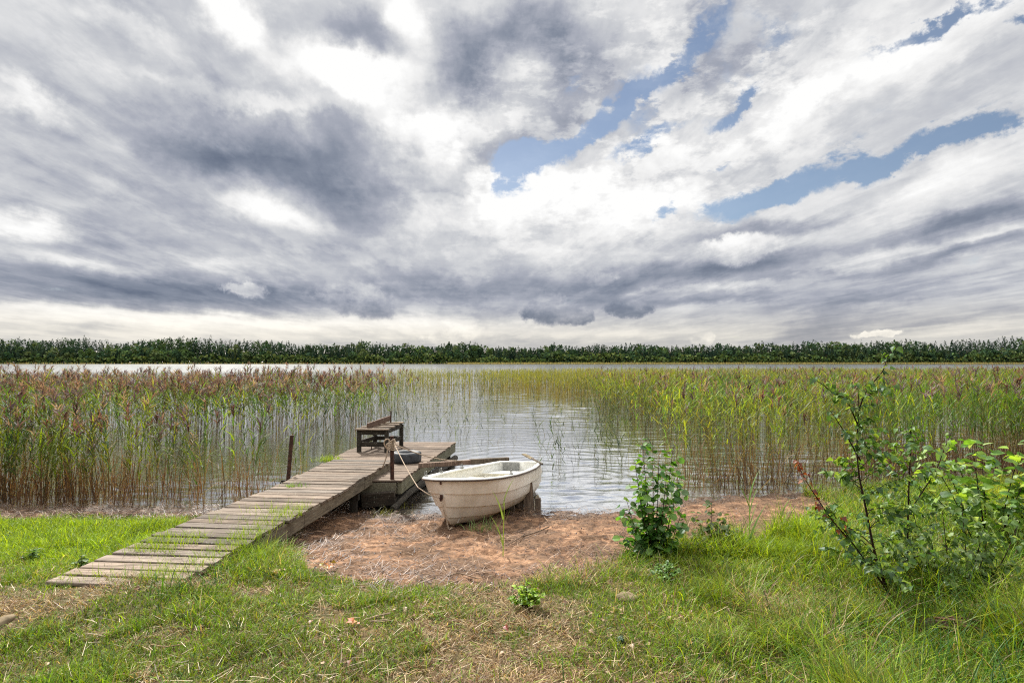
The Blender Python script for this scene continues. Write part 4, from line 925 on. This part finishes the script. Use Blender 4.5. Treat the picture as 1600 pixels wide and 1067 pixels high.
        a.build('stem', M['bark'], e); b.build('foliage', M['leaf'], e)
    weed(822, 950, 30, 42, 34, 'young yellow green oak plant at the beach edge of the lawn', col3((158, 186, 46), (136, 170, 44), (110, 148, 44)), (.028, .048), 'oak_seedling', 'seedling', 'birch')
    weed(48, 878, 12, 26, 9, 'dark green weed standing in bright grass near the left edge', col3((82, 116, 44), (100, 134, 50)), (.03, .05))
    weed(128, 892, 18, 26, 10, 'dark leafed weed beside the landward end of the jetty', col3((84, 112, 56), (104, 132, 62), (130, 146, 90)), (.03, .055))
    weed(1040, 905, 26, 28, 26, 'low weed at the foot of the alder bush', col3((96, 134, 56), (114, 150, 66)), (.025, .045))
    weed(972, 1005, 8, 12, 6, 'tiny blue green weed in the dry lawn', col3((76, 104, 72), (60, 88, 58)), (.015, .03))
    weed(1575, 985, 40, 46, 18, 'pale green leafy weed at the bottom right edge', col3((98, 132, 74), (120, 150, 92)), (.05, .09))

# ------------------------------------------------------------------ jetty
DECK_Z = 0.56        # gangway surface
PLAT_Z = 0.43        # platform surface
def build_dock():
    # centre line of the gangway and its half width
    A = np.array((-3.33, 4.82)); B = np.array((-2.76, 10.75)); dv = B - A; L = np.hypot(*dv); dv /= L; sv = np.array((dv[1], -dv[0])); hw = 0.555
    e = empty('jetty', (A[0], A[1], 0)); E = np.array((A[0], A[1], 0.0))
    tag(e, 'long weathered wooden jetty running from the lawn out into the lake', 'jetty')
    def bl(acc, name, m, lab=None):
        o = acc.build(name, m, e, loc=E); o.location = (0, 0, 0)
        if lab: o['label'] = lab
        return o
    deck = Acc(); s = 0.0; i = 0
    def zt(s): return DECK_Z + 0.012 * math.sin(s * 1.3)
    while s < L:
        w = (0.145 if i < 9 else 0.158) * rng.uniform(.90, 1.06); gap = rng.uniform(.020, .038)
        c = A + dv * (s + w / 2); z = zt(s) + rng.uniform(-.004, .004) - .016
        e0, e1 = hw + rng.uniform(-.02, .03), hw + rng.uniform(-.015, .035); sk = rng.uniform(-.008, .008)
        k = rng.uniform(.28, .62); warm = rng.uniform(-.02, .03)
        if i < 4: k = .62
        cc = (k + warm, k, k - warm - .01)
        p0 = c - sv * e0 - dv * sk; p1 = c + sv * e1 + dv * sk; mid = (p0 + p1) / 2; dz = rng.uniform(-.004, .006)
        beam(deck, (p0[0], p0[1], z + rng.uniform(-.004, .005)), (p1[0], p1[1], z + dz), w, .032, cc, rng.uniform(-.02, .02), cham=.005)
        s += w + gap; i += 1
    bl(deck, 'gangway_deck', M['deck'])
    sb = Acc()
    for sd in (-1, 1):
        for a0, a1 in ((0.35, 2.4), (2.41, 4.5), (4.51, L + .02)):
            p = [A + dv * a + sv * sd * (hw - .03) for a in (a0, a1)]
            beam(sb, (*p[0], zt(a0) - .118), (*p[1], zt(a1) - .118), .05, .165, (.44 + .03 * sd, .43, .40))
    bl(sb, 'gangway_beam', M['beam'])
    pl = Acc()
    for a_ in (4.4, 5.4):
        for sd in (-1, 1):
            p = A + dv * a_ + sv * sd * (hw - .14); pl = Acc(); tube(pl, [(*p, -.8), (*p, zt(a_) - .24)], .065, 8, (.4, .4, .4)); bl(pl, 'gangway_post', M['darkwood'])
        p0 = A + dv * a_ - sv * .5; p1 = A + dv * a_ + sv * .5; pl = Acc(); beam(pl, (*p0, zt(a_) - .29), (*p1, zt(a_) - .29), .08, .1, (.4, .4, .4)); bl(pl, 'gangway_crossbeam', M['darkwood'])
    # platform
    y0, y1 = 9.62, 14.1
    def xl(y): return np.interp(y, [y0, 11, y1], [-3.72, -3.66, -3.55])
    def xr(y): return np.interp(y, [y0, y1], [-1.82, -1.36])
    dk = Acc(); y = y0 + .02
    while y < y1:
        w = rng.uniform(.125, .155); k = rng.uniform(.36, .56); z = PLAT_Z - .016 + rng.uniform(-.004, .004); j = rng.uniform(-.03, .03)
        beam(dk, (xl(y) + rng.uniform(-.03, .03), y + w / 2, z), (xr(y) + j * .6, y + w / 2 - .02, z + rng.uniform(-.004, .004)), w, .032, (k * 1.04, k * .98, k * .92), rng.uniform(-.015, .015), cham=.005)
        y += w + rng.uniform(.012, .026)
    bl(dk, 'platform_deck', M['deck'])
    fr = Acc()
    for f_, o_ in ((xl, .04), (xr, -.05)):
        beam(fr, (f_(y0) + o_, y0 + .03, PLAT_Z - .135), (f_(y1) + o_, y1, PLAT_Z - .135), .07, .20, (.48, .5, .44))
    beam(fr, (xl(y0) + .1, y0 + .03, PLAT_Z - .14), (xr(y0) - .1, y0 + .03, PLAT_Z - .14), .06, .18, (.42, .42, .38))
    beam(fr, (xl(y1) + .1, y1 - .03, PLAT_Z - .14), (xr(y1) - .1, y1 - .03, PLAT_Z - .14), .06, .18, (.45, .45, .4))
    bl(fr, 'platform_frame', M['beam'])
    fl = Acc()
    for x_, yy in ((-3.5, 9.9), (-2.6, 9.9), (-1.95, 9.95), (-3.45, 11.8), (-1.75, 11.9), (-3.4, 13.8), (-1.55, 13.8)):
        tube(fl, [(x_, yy, -1), (x_, yy, PLAT_Z - .24)], .085, 9, (.42, .42, .4))
    tube(fl, [(-2.02, 9.55, .06), (-1.60, 11.6, .10), (-1.36, 13.9, .08)], [.09, .085, .07], 10, (.5, .5, .5))     # round log lying along the platform's foot
    beam(fl, (-2.45, 9.5, .12), (-1.92, 9.54, .16), .12, .22, (.45, .4, .36))
    tube(fl, [(-1.92, 9.35, .02), (-1.78, 9.9, .13), (-1.62, 10.9, .2)], [.05, .05, .04], 8, (.5, .5, .5))
    bl(fl, 'platform_post', M['darkwood'])
    # diagonal piece of wood under the gangway's end
    # iron mooring poles with their brackets
    r = at_z(613, 755, .36); top = at_y(612.5, 681, r[1])
    ip = Acc(); tube(ip, [(r[0], r[1], -.5), (r[0], r[1], .3), (top[0], r[1], top[2])], [.033, .033, .033], 10); bl(ip, 'iron_pole', M['iron'], 'rusty iron pole on the right of the jetty with a rope tied round its top')
    br = Acc(); tube(br, [(r[0], r[1], .24), (r[0], r[1], .30)], .06, 10); beam(br, (r[0] - .03, r[1] + .02, .28), (r[0] + .02, r[1] + .34, .28), .05, .04); bl(br, 'pole_bracket', M['iron'])
    l = at_z(450, 752, .40); lt = at_y(456, 680, l[1] + .04)
    ip = Acc(); tube(ip, [(l[0] - .02, l[1], -.4), (l[0], l[1], .4), lt], .032, 10); bl(ip, 'iron_pole', M['iron'], 'leaning rusty iron pole on the left of the jetty')
    br = Acc(); beam(br, (l[0] - .14, l[1] + .10, .36), (l[0] + .30, l[1] + .02, .38), .06, .09, (.4, .4, .4)); beam(br, (l[0] - .16, l[1] + .12, .34), (l[0] - .06, l[1] - .03, .33), .05, .08); bl(br, 'pole_bracket', M['darkwood'])
    # tufts of moss growing along the left edge
    return (top[0], r[1], top[2]), r

def build_bench():
    e = empty('bench', tuple(at_z(594, 704, PLAT_Z))); o = np.array(e.location)
    tag(e, 'dark square timber bench with a slanting top standing on the jetty platform', 'bench')
    # anchor legs from their feet on the platform
    f = {k: at_z(px, py, PLAT_Z) - o for k, (px, py) in dict(a=(561, 706), b=(604, 706.5), c=(627, 697), d=(586, 697)).items()}
    Hh = 0.475
    for k, v in f.items():
        a = Acc(); beam(a, v, v + np.array((0, 0, Hh + (.03 if k in 'cd' else 0))), .085, .085, (.5, .5, .5)); a.build('leg', M['darkwood'], e)
    a = Acc()
    def at(v, z): return v + np.array((0, 0, z))
    beam(a, at(f['a'], .17), at(f['b'], .17), .04, .10); beam(a, at(f['b'], .20), at(f['c'], .20), .04, .09); beam(a, at(f['a'], .2), at(f['d'], .2), .04, .09); beam(a, at(f['d'], .19), at(f['c'], .19), .04, .09)
    beam(a, at(f['a'], Hh - .05), at(f['b'], Hh - .05), .045, .10); beam(a, at(f['b'], Hh - .03), at(f['c'], Hh), .045, .09); beam(a, at(f['a'], Hh - .03), at(f['d'], Hh), .045, .09)
    a.build('rail', M['darkwood'], e)
    a = Acc(); 
    for j, t in enumerate((0.0, .34, .68, 1.0)):
        p = at(f['a'] * (1 - t) + f['d'] * t, Hh + .02 + .03 * t) + np.array((-.07, -.02, 0)); q = at(f['b'] * (1 - t) + f['c'] * t, Hh + .02 + .05 * t) + np.array((.05, -.02, 0))
        beam(a, p, q, .13, .03, (.62, .60, .56) if j != 3 else (.7, .68, .6))
    a.build('seat', M['deck'], e)
    a = Acc(); p = at(f['a'] * .72 + f['b'] * .28, Hh + .08) + np.array((.0, .05, 0)); q = at(f['d'] * .45 + f['c'] * .55, Hh + .17)
    beam(a, p, q, .04, .12, (.40, .33, .31)); a.build('backrest', M['deck'], e)
    a = Acc(); tube(a, [q + np.array((.02, 0, -.1)), q + np.array((.03, 0, .17))], .016, 6); a.build('backrest_post', M['iron'], e)
    a = Acc(); m = at((f['a'] + f['b']) * .5, 0); tube(a, [m + np.array((-.04, .04, .04)), m + np.array((-.04, .04, .22))], .01, 6); tube(a, [m + np.array((-.08, .04, .14)), m + np.array((.02, .04, .2))], .01, 6); a.build('iron_hook', M['iron'], e)

def build_tyre():
    c = at_z(634, 723, PLAT_Z); R0, w = 0.285, 0.20
    a = Acc(); ns, nr = 56, 22; V = []
    for i in range(ns):
        an = 2 * math.pi * i / ns; ca, sa = math.cos(an), math.sin(an)
        for j in range(nr):
            t = 2 * math.pi * j / nr; ct, st_ = math.cos(t), math.sin(t)
            k = 4.0; rr = (abs(ct) ** k + abs(st_) ** k) ** (-1 / k)
            r = R0 - .075 + .078 * ct * rr; z = .5 * w * st_ * rr * (1 if ct > 0 else .96)
            if ct > .6: r -= .008 * (1 if (i // 1) % 2 else 0) * (abs(z) < .085) + .006 * (abs(abs(z) - .03) < .012)
            V.append((r * ca, r * sa, z + w / 2))
    q = [(i * nr + j, ((i + 1) % ns) * nr + j, ((i + 1) % ns) * nr + (j + 1) % nr, i * nr + (j + 1) % nr) for i in range(ns) for j in range(nr)]
    a.add(V, q); o = a.build('tyre', M['rubber'], smooth=True); o.location = (c[0], c[1] + .1, PLAT_Z + .002)
    tag(o, 'worn black car tyre lying flat on the jetty platform', 'tyre')

# ------------------------------------------------------------------ boat
def build_boat():
    tip = at_z(692.5, 749.5, .80); foot = at_ground(705, 821); trc = at_z(813, 722.5, .50)
    ax = trc[:2] - tip[:2]; L = float(np.hypot(*ax)); ang = math.atan2(ax[1], ax[0])
    e = empty('rowing_boat', (tip[0], tip[1], 0)); e.rotation_euler = (R(-2.5), 0, ang)      # local +X runs from the stem to the stern, +Y is the port side
    tag(e, 'cream fibreglass rowing boat with stained clinker hull, bow pulled up on the sand', 'rowing boat')
    def beamw(u): return np.interp(u, [0, .015, .04, .08, .14, .24, .38, .55, .75, .9, 1], [.035, .15, .29, .405, .50, .58, .625, .63, .575, .49, .42])
    def sheer(u): return np.interp(u, [0, .12, .25, .4, .55, .75, 1], [.80, .745, .695, .645, .605, .555, .505])
    def keel(u): return np.interp(u, [0, .1, .3, .6, 1], [.10, .085, .03, -.02, -.055])
    def bottomhalf(u): return np.interp(u, [0, .06, .15, .35, .7, 1], [.01, .03, .16, .36, .42, .38])
    U0 = np.concatenate([[0, .008, .018, .03, .045, .065, .09], np.linspace(.12, 1, 26)])
    NS = 5      # strakes
    def section(u, inset=0.0, full=0.0):
        b = max(beamw(u) - inset, .004); zs = sheer(u); zk = keel(u) + inset * .8; bb = bottomhalf(u)
        pts = []
        # profile from keel to sheer: Bezier with a firm turn of the bilge
        p0 = np.array((0, zk)); p1 = np.array((min(bb * 1.25 + full, b), zk + .02)); p2 = np.array((b * np.interp(u, [0, .05, .3], [.5, .66, .99]), zk + (zs - zk) * np.interp(u, [0, .3], [.55, .42]))); p3 = np.array((b, zs))
        def bz(t): return (1-t)**3 * p0 + 3*(1-t)**2*t * p1 + 3*(1-t)*t*t * p2 + t**3 * p3
        return bz
    def hull(inset, laps):
        rows = []
        for u in U0:
            bz = section(u, inset); r = []
            for s_ in range(NS):
                t0, t1 = s_ / NS, (s_ + 1) / NS
                for k, t in enumerate(np.linspace(t0, t1, 5)):
                    p = bz(t).copy()
                    if laps:
                        f = (t - t0) / (t1 - t0); off = .024 * (1 - f) * min(1, p[0] / .05 + .15) * (s_ > 0)
                        tg = bz(min(1, t + .01)) - bz(max(0, t - .01)); nn = np.array((tg[1], -tg[0])); nn /= np.linalg.norm(nn) + 1e-9; p = p + nn * off
                    r.append(p)
            rows.append(r)
        return rows
    def shell(rows, xoff, flip, both=True):
        a = Acc(); V = []; m = len(rows[0]); 
        for sd in (1, -1):
            for u, r in zip(U0, rows):
                for p in r:
                    # raked, rounded stem
                    rk = np.interp(p[1], [.09, .14, .22, .35, .55, .8], [.36, .23, .15, .09, .04, 0.0]) * max(0, 1 - u / .20)
                    V.append((u * L + rk * 1.0 + xoff * (1 - u) - xoff * u, sd * p[0], p[1]))
        n = len(rows); q = []
        for sd in range(2):
            o = sd * n * m
            for i in range(n - 1):
                for j in range(m - 1):
                    f = [o + i*m + j, o + (i+1)*m + j, o + (i+1)*m + j + 1, o + i*m + j + 1]
                    if (sd == 1) != flip: f = f[::-1]
                    q.append(f)
        return V, q, n, m
    rows = hull(0, True); V, q, n, m = shell(rows, 0, False)
    # stem face closing the two sides, and the transom
    for j in range(m - 1): q.append((j, j + 1, n*m + j + 1, n*m + j))
    for j in range(m - 1): q.append(((n-1)*m + j, n*m + (n-1)*m + j, n*m + (n-1)*m + j + 1, (n-1)*m + j + 1))
    a = Acc().add(V, q); o = a.build('hull', M['hull'], e, smooth=True)
    me = o.data
    try: me.set_sharp_from_angle(angle=R(28))
    except Exception: pass
    inn = hull(.030, False); Vi, qi, n, m = shell(inn, .05, True)
    Vi = [(x, y, min(z, 9)) for x, y, z in Vi]
    for j in range(m - 1): qi.append(((n-1)*m + j, (n-1)*m + j + 1, n*m + (n-1)*m + j + 1, n*m + (n-1)*m + j))
    a = Acc().add(Vi, qi); a.build('inner_hull', M['white'], e, smooth=True)
    # gunwale flange: flat white lip, and the dark rub rail outside it
    g_ = Acc(); V = []; q = []; N = 60
    us = np.concatenate([np.linspace(0, .1, 14)[:-1], np.linspace(.1, 1, 30)]); path = [(u, 1) for u in us[::-1]] + [(u, -1) for u in us]
    P3 = np.array([(u * L, sd * beamw(u), sheer(u)) for u, sd in path])
    tg = np.gradient(P3, axis=0); nr_ = np.stack([-tg[:, 1], tg[:, 0], 0 * tg[:, 0]], 1); nr_ /= np.linalg.norm(nr_, axis=1)[:, None]
    cen = np.array([(min(max(u * L, .25), L - .3), 0, 0) for u, sd in path]); flip = np.sign(((P3 - cen) * nr_).sum(1))[:, None]; nr_ = nr_ * flip   # outward
    up = np.array((0, 0, 1.0))
    prof = [(.012, -.028), (.016, .0), (.010, .012), (-.050, .012), (-.060, .0), (-.060, -.012)]
    for p, nn in zip(P3, nr_):
        for a_, b_ in prof: V.append(p + nn * a_ + up * b_)
    k = len(prof)
    for i in range(len(P3) - 1):
        for j in range(k - 1): q.append((i*k + j, (i+1)*k + j, (i+1)*k + j + 1, i*k + j + 1))
    Acc().add(V, q).build('gunwale', M['white'], e, smooth=True)
    rl = Acc(); tube(rl, P3 + nr_ * .018 - up * .012, .0125, 6); rl.build('rub_rail', M['rail'], e, smooth=True)
    tr = Acc(); zt_ = sheer(1); beam(tr, (L - .012, -.40, zt_ + .004), (L - .012, .40, zt_ + .004), .06, .028); tr.build('transom_cap', M['white'], e)
    # seats: bow locker, middle box thwart, stern bench
    def block(u0, u1, top, face, name, m1, dz=0.0):
        a = Acc(); nn = 8
        for k_, (ua, ub) in enumerate(((u0, u1),)):
            us_ = np.linspace(ua, ub, nn); V = []
            for u in us_:
                z = sheer(u) - top
                # width where the inner hull is at height z
                bz = section(u, .03); ts = np.linspace(0, 1, 60); pp = np.array([bz(t) for t in ts]); w = np.interp(z, pp[:, 1], pp[:, 0]) + .012
                zb = max(keel(u) + .06, z - face); wb = np.interp(zb, pp[:, 1], pp[:, 0]) + .01
                V += [(u * L, -w, z), (u * L, w, z), (u * L, wb, zb), (u * L, -wb, zb)]
            q = []
            for i in range(nn - 1): q.append((i*4, i*4+1, (i+1)*4+1, (i+1)*4))
            q += [(0, 3, 2, 1), ((nn-1)*4, (nn-1)*4+1, (nn-1)*4+2, (nn-1)*4+3)]
            a.add(V, q)
        return a.build(name, m1, e)
    block(.10, .30, .13, .6, 'bow_seat', M['white'])
    block(.46, .60, .15, .6, 'middle_seat', M['cream'])
    block(.82, .985, .15, .5, 'stern_seat', M['white'])
    # rims on the seats
    rim = Acc()
    for u in (.30, .46, .60, .82):
        z = sheer(u) - (.13 if u == .30 else .15); bz = section(u, .03); pp = np.array([bz(t) for t in np.linspace(0, 1, 60)]); w = np.interp(z, pp[:, 1], pp[:, 0])
        beam(rim, (u * L, -w, z + .004), (u * L, w, z + .004), .045, .022)
    rim.build('seat_rim', M['white'], e)
    fl = Acc(); V = []; us_ = np.linspace(.14, .97, 20)
    for u in us_:
        bz = section(u, .03); pp = np.array([bz(t) for t in np.linspace(0, 1, 60)]); z = keel(u) + .085; w = np.interp(z, pp[:, 1], pp[:, 0]) + .01; V += [(u * L, -w, z), (u * L, w, z)]
    fl.add(V, [(i*2, i*2+1, i*2+3, i*2+2) for i in range(19)]); fl.build('floor', M['cream'], e)
    vt = Acc(); beam(vt, (.46 * L - .005, .28, .33), (.46 * L - .005, .34, .33), .012, .11); vt.build('vent', M['grey'], e)
    pd = Acc(); beam(pd, (L - .075, -.02, sheer(1) - .07), (L - .075, .30, sheer(1) - .07), .03, .15); pd.build('motor_pad', M['grey'], e)
    for u, sd in ((.36, 1), (.36, -1), (.60, 1), (.13, 1)):
        ob = Acc(); x = u * L; y = sd * (beamw(u) - .03); z = sheer(u) + .012
        beam(ob, (x - .05, y, z + .008), (x + .05, y, z + .008), .04, .016); tube(ob, [(x - .022, y, z + .012), (x - .03, y, z + .05), (x - .018, y, z + .075)], .007, 6); tube(ob, [(x + .022, y, z + .012), (x + .03, y, z + .05), (x + .018, y, z + .075)], .007, 6)
        ob.build('rowlock', M['grey'], e)
    # bow eye
    be = Acc(); pr = .55; x = np.interp(pr, [0, .2, .5, .8], [.16, .09, .03, 0.0])
    beam(be, (x - .03, 0, .52), (x - .03, 0, .60), .035, .03); a_ = np.linspace(0, 2 * math.pi, 13); tube(be, np.stack([x - .055 + .022 * np.cos(a_), 0 * a_, .55 + .028 * np.sin(a_)], 1), .005, 6, cap=False)
    be.build('bow_eye', M['iron'], e)
    bk = Acc(); beam(bk, (-.012, -.01, .755), (-.012, .01, .755), .02, .035); bk.build('bow_bracket', M['iron'], e)
    bpy.context.view_layer.update()
    mw = np.array(e.matrix_world)
    def W(p): return (mw @ np.array((*p, 1.0)))[:3]
    # oar lying over the stern quarter
    o = empty('oar', tuple(W((L * .93, -.44, sheer(.93) + .03)))); tag(o, 'short weathered wooden oar leaning inside the stern of the boat', 'oar')
    p0 = W((L * .905, -.50, sheer(.93) + .035)) - np.array(o.location); p1 = W((L * .99, -.10, sheer(1) + .16)) - np.array(o.location)
    sh = Acc(); tube(sh, [p0 * 1.15 - p1 * .15, p0, (p0 + p1) / 2], [.02, .02, .018], 8, (.5, .5, .5)); sh.build('shaft', M['stake'], o)
    d = (p1 - p0); bd_ = Acc(); beam(bd_, (p0 + p1) / 2 - d * .04, p1, .085, .016, (.55, .55, .42)); bd_.build('blade', M['deck'], o)
    return W, L, sheer, beamw

def build_ropes(ptop, W, x0=None):
    bow = W((-.005, 0, .55)); pt = np.array(ptop)
    def rope(name, pts, r, lab, knot=None):
        a = Acc(); tube(a, pts, r, 7); o = a.build(name, M['rope'], smooth=True); tag(o, lab, 'rope'); return o
    def sag(a, b, s, n=24):
        t = np.linspace(0, 1, n)[:, None]; p = a * (1 - t) + b * t; p[:, 2] -= (4 * s * t * (1 - t))[:, 0]; return p
    k0 = pt + np.array((.03, -.02, -.10))
    # coils round the pole's head
    a = Acc(); th = np.linspace(0, 2 * math.pi * 5, 90); coil = np.stack([pt[0] + .046 * np.cos(th), pt[1] + .046 * np.sin(th), pt[2] - .06 - .012 * th / 2.2], 1); tube(a, coil, .012, 6)
    for j, (dx, dz, w) in enumerate(((-.07, -.12, .05), (-.05, -.17, .035), (.03, -.10, .03))):
        th = np.linspace(0, 2 * math.pi, 22); tube(a, np.stack([pt[0] + dx + w * np.cos(th), pt[1] - .045 + .015 * np.sin(th * 2), pt[2] + dz + w * 1.5 * np.sin(th)], 1), .011, 6, cap=False)
    tube(a, bez([pt + np.array((-.05, -.04, -.14)), pt + np.array((-.07, -.05, -.28)), pt + np.array((-.10, -.05, -.40)), pt + np.array((-.15, -.04, -.52))], 6), .011, 6)
    o = a.build('rope_coil', M['rope'], smooth=True); tag(o, 'coiled tan rope with loose end knotted round the top of the right iron pole', 'rope')
    main = list(sag(k0, bow, .06)) ; rope('mooring_rope', np.vstack([sag(k0, W((.03, .37, .68)), .03), [W((-.03, .19, .61)), bow]]), .007, 'taut tan rope running from the iron pole down to the bow ring of the boat')
    a = bez([bow, W((-.02, -.03, .44)), W((.02, -.05, .28)), W((.06, -.06, .13)), W((.10, -.09, .02)) + np.array((0, 0, .12))], 6)
    rope('hanging_rope', a, .011, 'loose rope end hanging from the bow ring down the stem of the boat')
    stern = at_y(735, 719, 11.2)
    rope('stern_rope', sag(pt + np.array((.03, .02, -.13)), stern, .10), .009, 'slack tan rope running from the iron pole over the tyre to the mooring boom')

def build_small():
    # boom: long weathered pole reaching from the platform behind the boat
    a = Acc(); p0 = at_y(655, 727, 10.6); p1 = at_y(794, 718, 11.6)
    e = empty('mooring_boom', tuple(p0)); tag(e, 'long weathered timber boom reaching from the platform behind the boat', 'boom')
    q = p1 - p0; beam(a, (0, 0, 0), q * .55, .085, .085, (.6, .5, .46)); beam(a, q * .55 + np.array((0, 0, .005)), q, .08, .10, (.42, .40, .36)); a.build('pole', M['stake'], e)
    a = Acc(); beam(a, q * .97, q * .97 + np.array((0, 0, -1.1)), .07, .07, (.35, .35, .3)); a.build('post', M['darkwood'], e)
    # split stakes at the stern
    g = at_z(832, 797, .0); e = empty('wooden_stakes', (g[0], g[1], 0)); tag(e, 'split grey wooden stakes propping the stern of the boat', 'stakes')
    for dx, dy, h, w, tl in ((-.02, .25, .42, .17, -.06), (.10, .22, .14, .09, 0), (-.14, .30, .36, .10, -.10), (-.27, .1, .18, .12, -.1)):
        a = Acc(); beam(a, (dx, dy, -.4), (dx + tl, dy + .02, h), w, .09, (.6, .52, .46)); a.build('stake', M['stake'], e)
    # stone in the grass
    def stone(px, py, s, lab):
        g = at_ground(px, py); a = Acc(); n1, n2 = 16, 12; V = []
        for i in range(n2 + 1):
            ph = math.pi * i / n2
            for j in range(n1):
                th = 2 * math.pi * j / n1; d = np.array((math.sin(ph) * math.cos(th), math.sin(ph) * math.sin(th), math.cos(ph)))
                r = 1 + .35 * (float(fbm(d[0] * 1.6 + px, d[1] * 1.6 + d[2] * 2.1, 121)) - .5); V.append(d * r * np.array(s))
        q = [(i*n1 + j, (i+1)*n1 + j, (i+1)*n1 + (j+1) % n1, i*n1 + (j+1) % n1) for i in range(n2) for j in range(n1)]
        a.add(V, q); o = a.build('stone', M['stone'], smooth=True); o.location = (g[0], g[1], g[2] + s[2] * .2); tag(o, lab, 'stone')
    stone(980, 936, (.10, .08, .045), 'rounded tan stone half hidden in grass below the alder bush')
    stone(2, 975, (.04, .12, .04), 'dark grey stone cut by the left edge of the picture')
    # rotting stump on the right
    g = at_ground(1515, 985); e = empty('rotten_log', tuple(g)); tag(e, 'rotten brown log end lying in long grass under the birch scrub', 'log')
    a = Acc(); pts = np.array([(-.26, .10, -.05), (-.1, .05, -.025), (.08, 0, -.035), (.24, -.07, -.06)]); tube(a, bez(pts, 5), np.array([.06, .075, .08, .085, .09, .09, .088, .09, .085, .08, .08, .075, .07, .065, .06, .05]), 12)
    o = a.build('trunk', M['bark'], e)
    a = Acc(); 
    for j in range(16):
        x = rng.uniform(-.24, .22); th = rng.uniform(.3, 2.8); beam(a, (x, .085 * math.cos(th) - x * .3, -.01 + .085 * math.sin(th)), (x + .12, .085 * math.cos(th) - (x + .12) * .3, -.015 + .085 * math.sin(th)), .018, .012, (.62, .5, .42))
    a.build('loose_bark', M['bark'], e)
    # reddish leaves that stand out
    def dead_leaf(px, py, n, lab, cols, size=(.05, .08)):
        g = at_ground(px, py); a = Acc(); p = rng.normal(0, .022, (n, 3)) * np.array((1.3, 1, 0)) + np.array((0, 0, .035)); p[:, 2] += U_(0, .03, n)
        leaves(a, p, U_(0, 6.28, n), U_(0, .8, n), U_(*size, n), pick(cols, n, .15), 'birch', .35, .6, U_(-.8, .8, n))
        o = a.build('withered_leaf' if n < 5 else 'leaf_cluster', M['straw']); o.location = tuple(g); tag(o, lab, 'dead leaf', 'withered leaves on the lawn')
    RUST = col3((196, 110, 60), (168, 84, 48), (214, 150, 100)); TAN = col3((206, 176, 132), (184, 150, 108))
    dead_leaf(554, 982, 5, 'large orange brown curled leaf in the middle of the lawn', RUST, (.035, .055))
    dead_leaf(510, 890, 6, 'orange and green withered leaf cluster at the beach corner near the jetty', col3((190, 120, 60), (150, 130, 60)))
    dead_leaf(434, 900, 6, 'pale curled leaf cluster in the grass right of the jetty', TAN)
    dead_leaf(792, 993, 1, 'small dark red leaf in the dry centre of the lawn', col3((140, 66, 44)), (.03, .05))
    dead_leaf(249, 970, 1, 'tan leaf below the landward end of the jetty', TAN, (.03, .05))
    dead_leaf(545, 1048, 1, 'dark brown leaf at the bottom of the lawn', col3((120, 78, 52)), (.03, .05))
    # sticks
    def stick(p, r, lab, c=(.7, .62, .5)):
        pts = [at_ground(*q) + np.array((0, 0, .03)) for q in p]; o0 = pts[0]; a = Acc(); tube(a, bez([q - o0 for q in pts], 5), r, 6, c); o = a.build('stick', M['stake']); o.location = tuple(o0); tag(o, lab, 'stick')
    stick([(572, 974), (590, 968), (610, 964)], .006, 'upper of two pale sticks beside the orange leaf', (.95, .85, .7))
    stick([(578, 977), (600, 975), (612, 976)], .005, 'lower of two pale sticks beside the orange leaf', (.95, .85, .7))
    stick([(236, 1014), (262, 1017), (290, 1012)], .004, 'thin straight dry stalk lying in the lawn below the jetty', (.9, .75, .5))
    stick([(700, 905), (716, 900), (735, 905), (748, 909)], .006, 'short grey twig at the lower edge of the beach', (.7, .6, .5))
    stick([(815, 842), (840, 834), (858, 826)], .008, 'dark twig on the sand right of the boat', (.35, .28, .22))
    stick([(790, 856), (808, 846), (822, 836)], .005, 'thin brown twig on the sand before the boat', (.45, .35, .28))
    stick([(75, 818), (98, 808), (112, 806), (120, 812)], .008, 'forked driftwood branch in the reed litter left of the jetty', (.55, .42, .34))
    # tuft growing on the jetty's left edge
    def tuft(pt, n, ln, lab, cols, rad=.12):
        a = Acc(); p = rng.normal(0, rad, (n, 3)) * np.array((1, .6, 0)); 
        ribbons(a, p, U_(0, 6.28, n), U_(ln * .5, ln, n), .008, U_(.05, .7, n), U_(.3, 1.6, n), 4, pick(cols, n), pick(cols, n) * 1.2, U_(-.6, .6, n), .1)
        o = a.build('grass_tuft', M['grass']); o.location = tuple(pt); tag(o, lab, 'grass tuft')
    tuft(at_z(515, 721, PLAT_Z), 160, .2, 'bright grass tuft growing on the jetty left of the bench', LUSH * .8, .14)
    tuft(at_z(460, 762, DECK_Z - .03), 70, .12, 'small tuft on the left jetty edge by the leaning iron pole', GREEN, .08)
    tuft(at_ground(752, 830), 46, .26, 'sparse grass tuft under the hull of the boat', col3((120, 146, 80), (100, 130, 70)), .10)
    tuft(at_ground(620, 797), 90, .22, 'wet grass tuft at the water edge under the jetty', col3((110, 110, 56), (130, 130, 70)), .12)
    tuft(at_ground(600, 806), 60, .18, 'straggly tuft on wet sand left of the bow', col3((110, 110, 66), (96, 100, 54)), .12)

build_forest(); build_reeds(); build_grass(); build_litter(); build_shrubs()
ptop, pr = build_dock()
build_bench(); build_tyre()
Wb, BL, sheer_, beamw_ = build_boat()
build_ropes(ptop, Wb)
build_small()
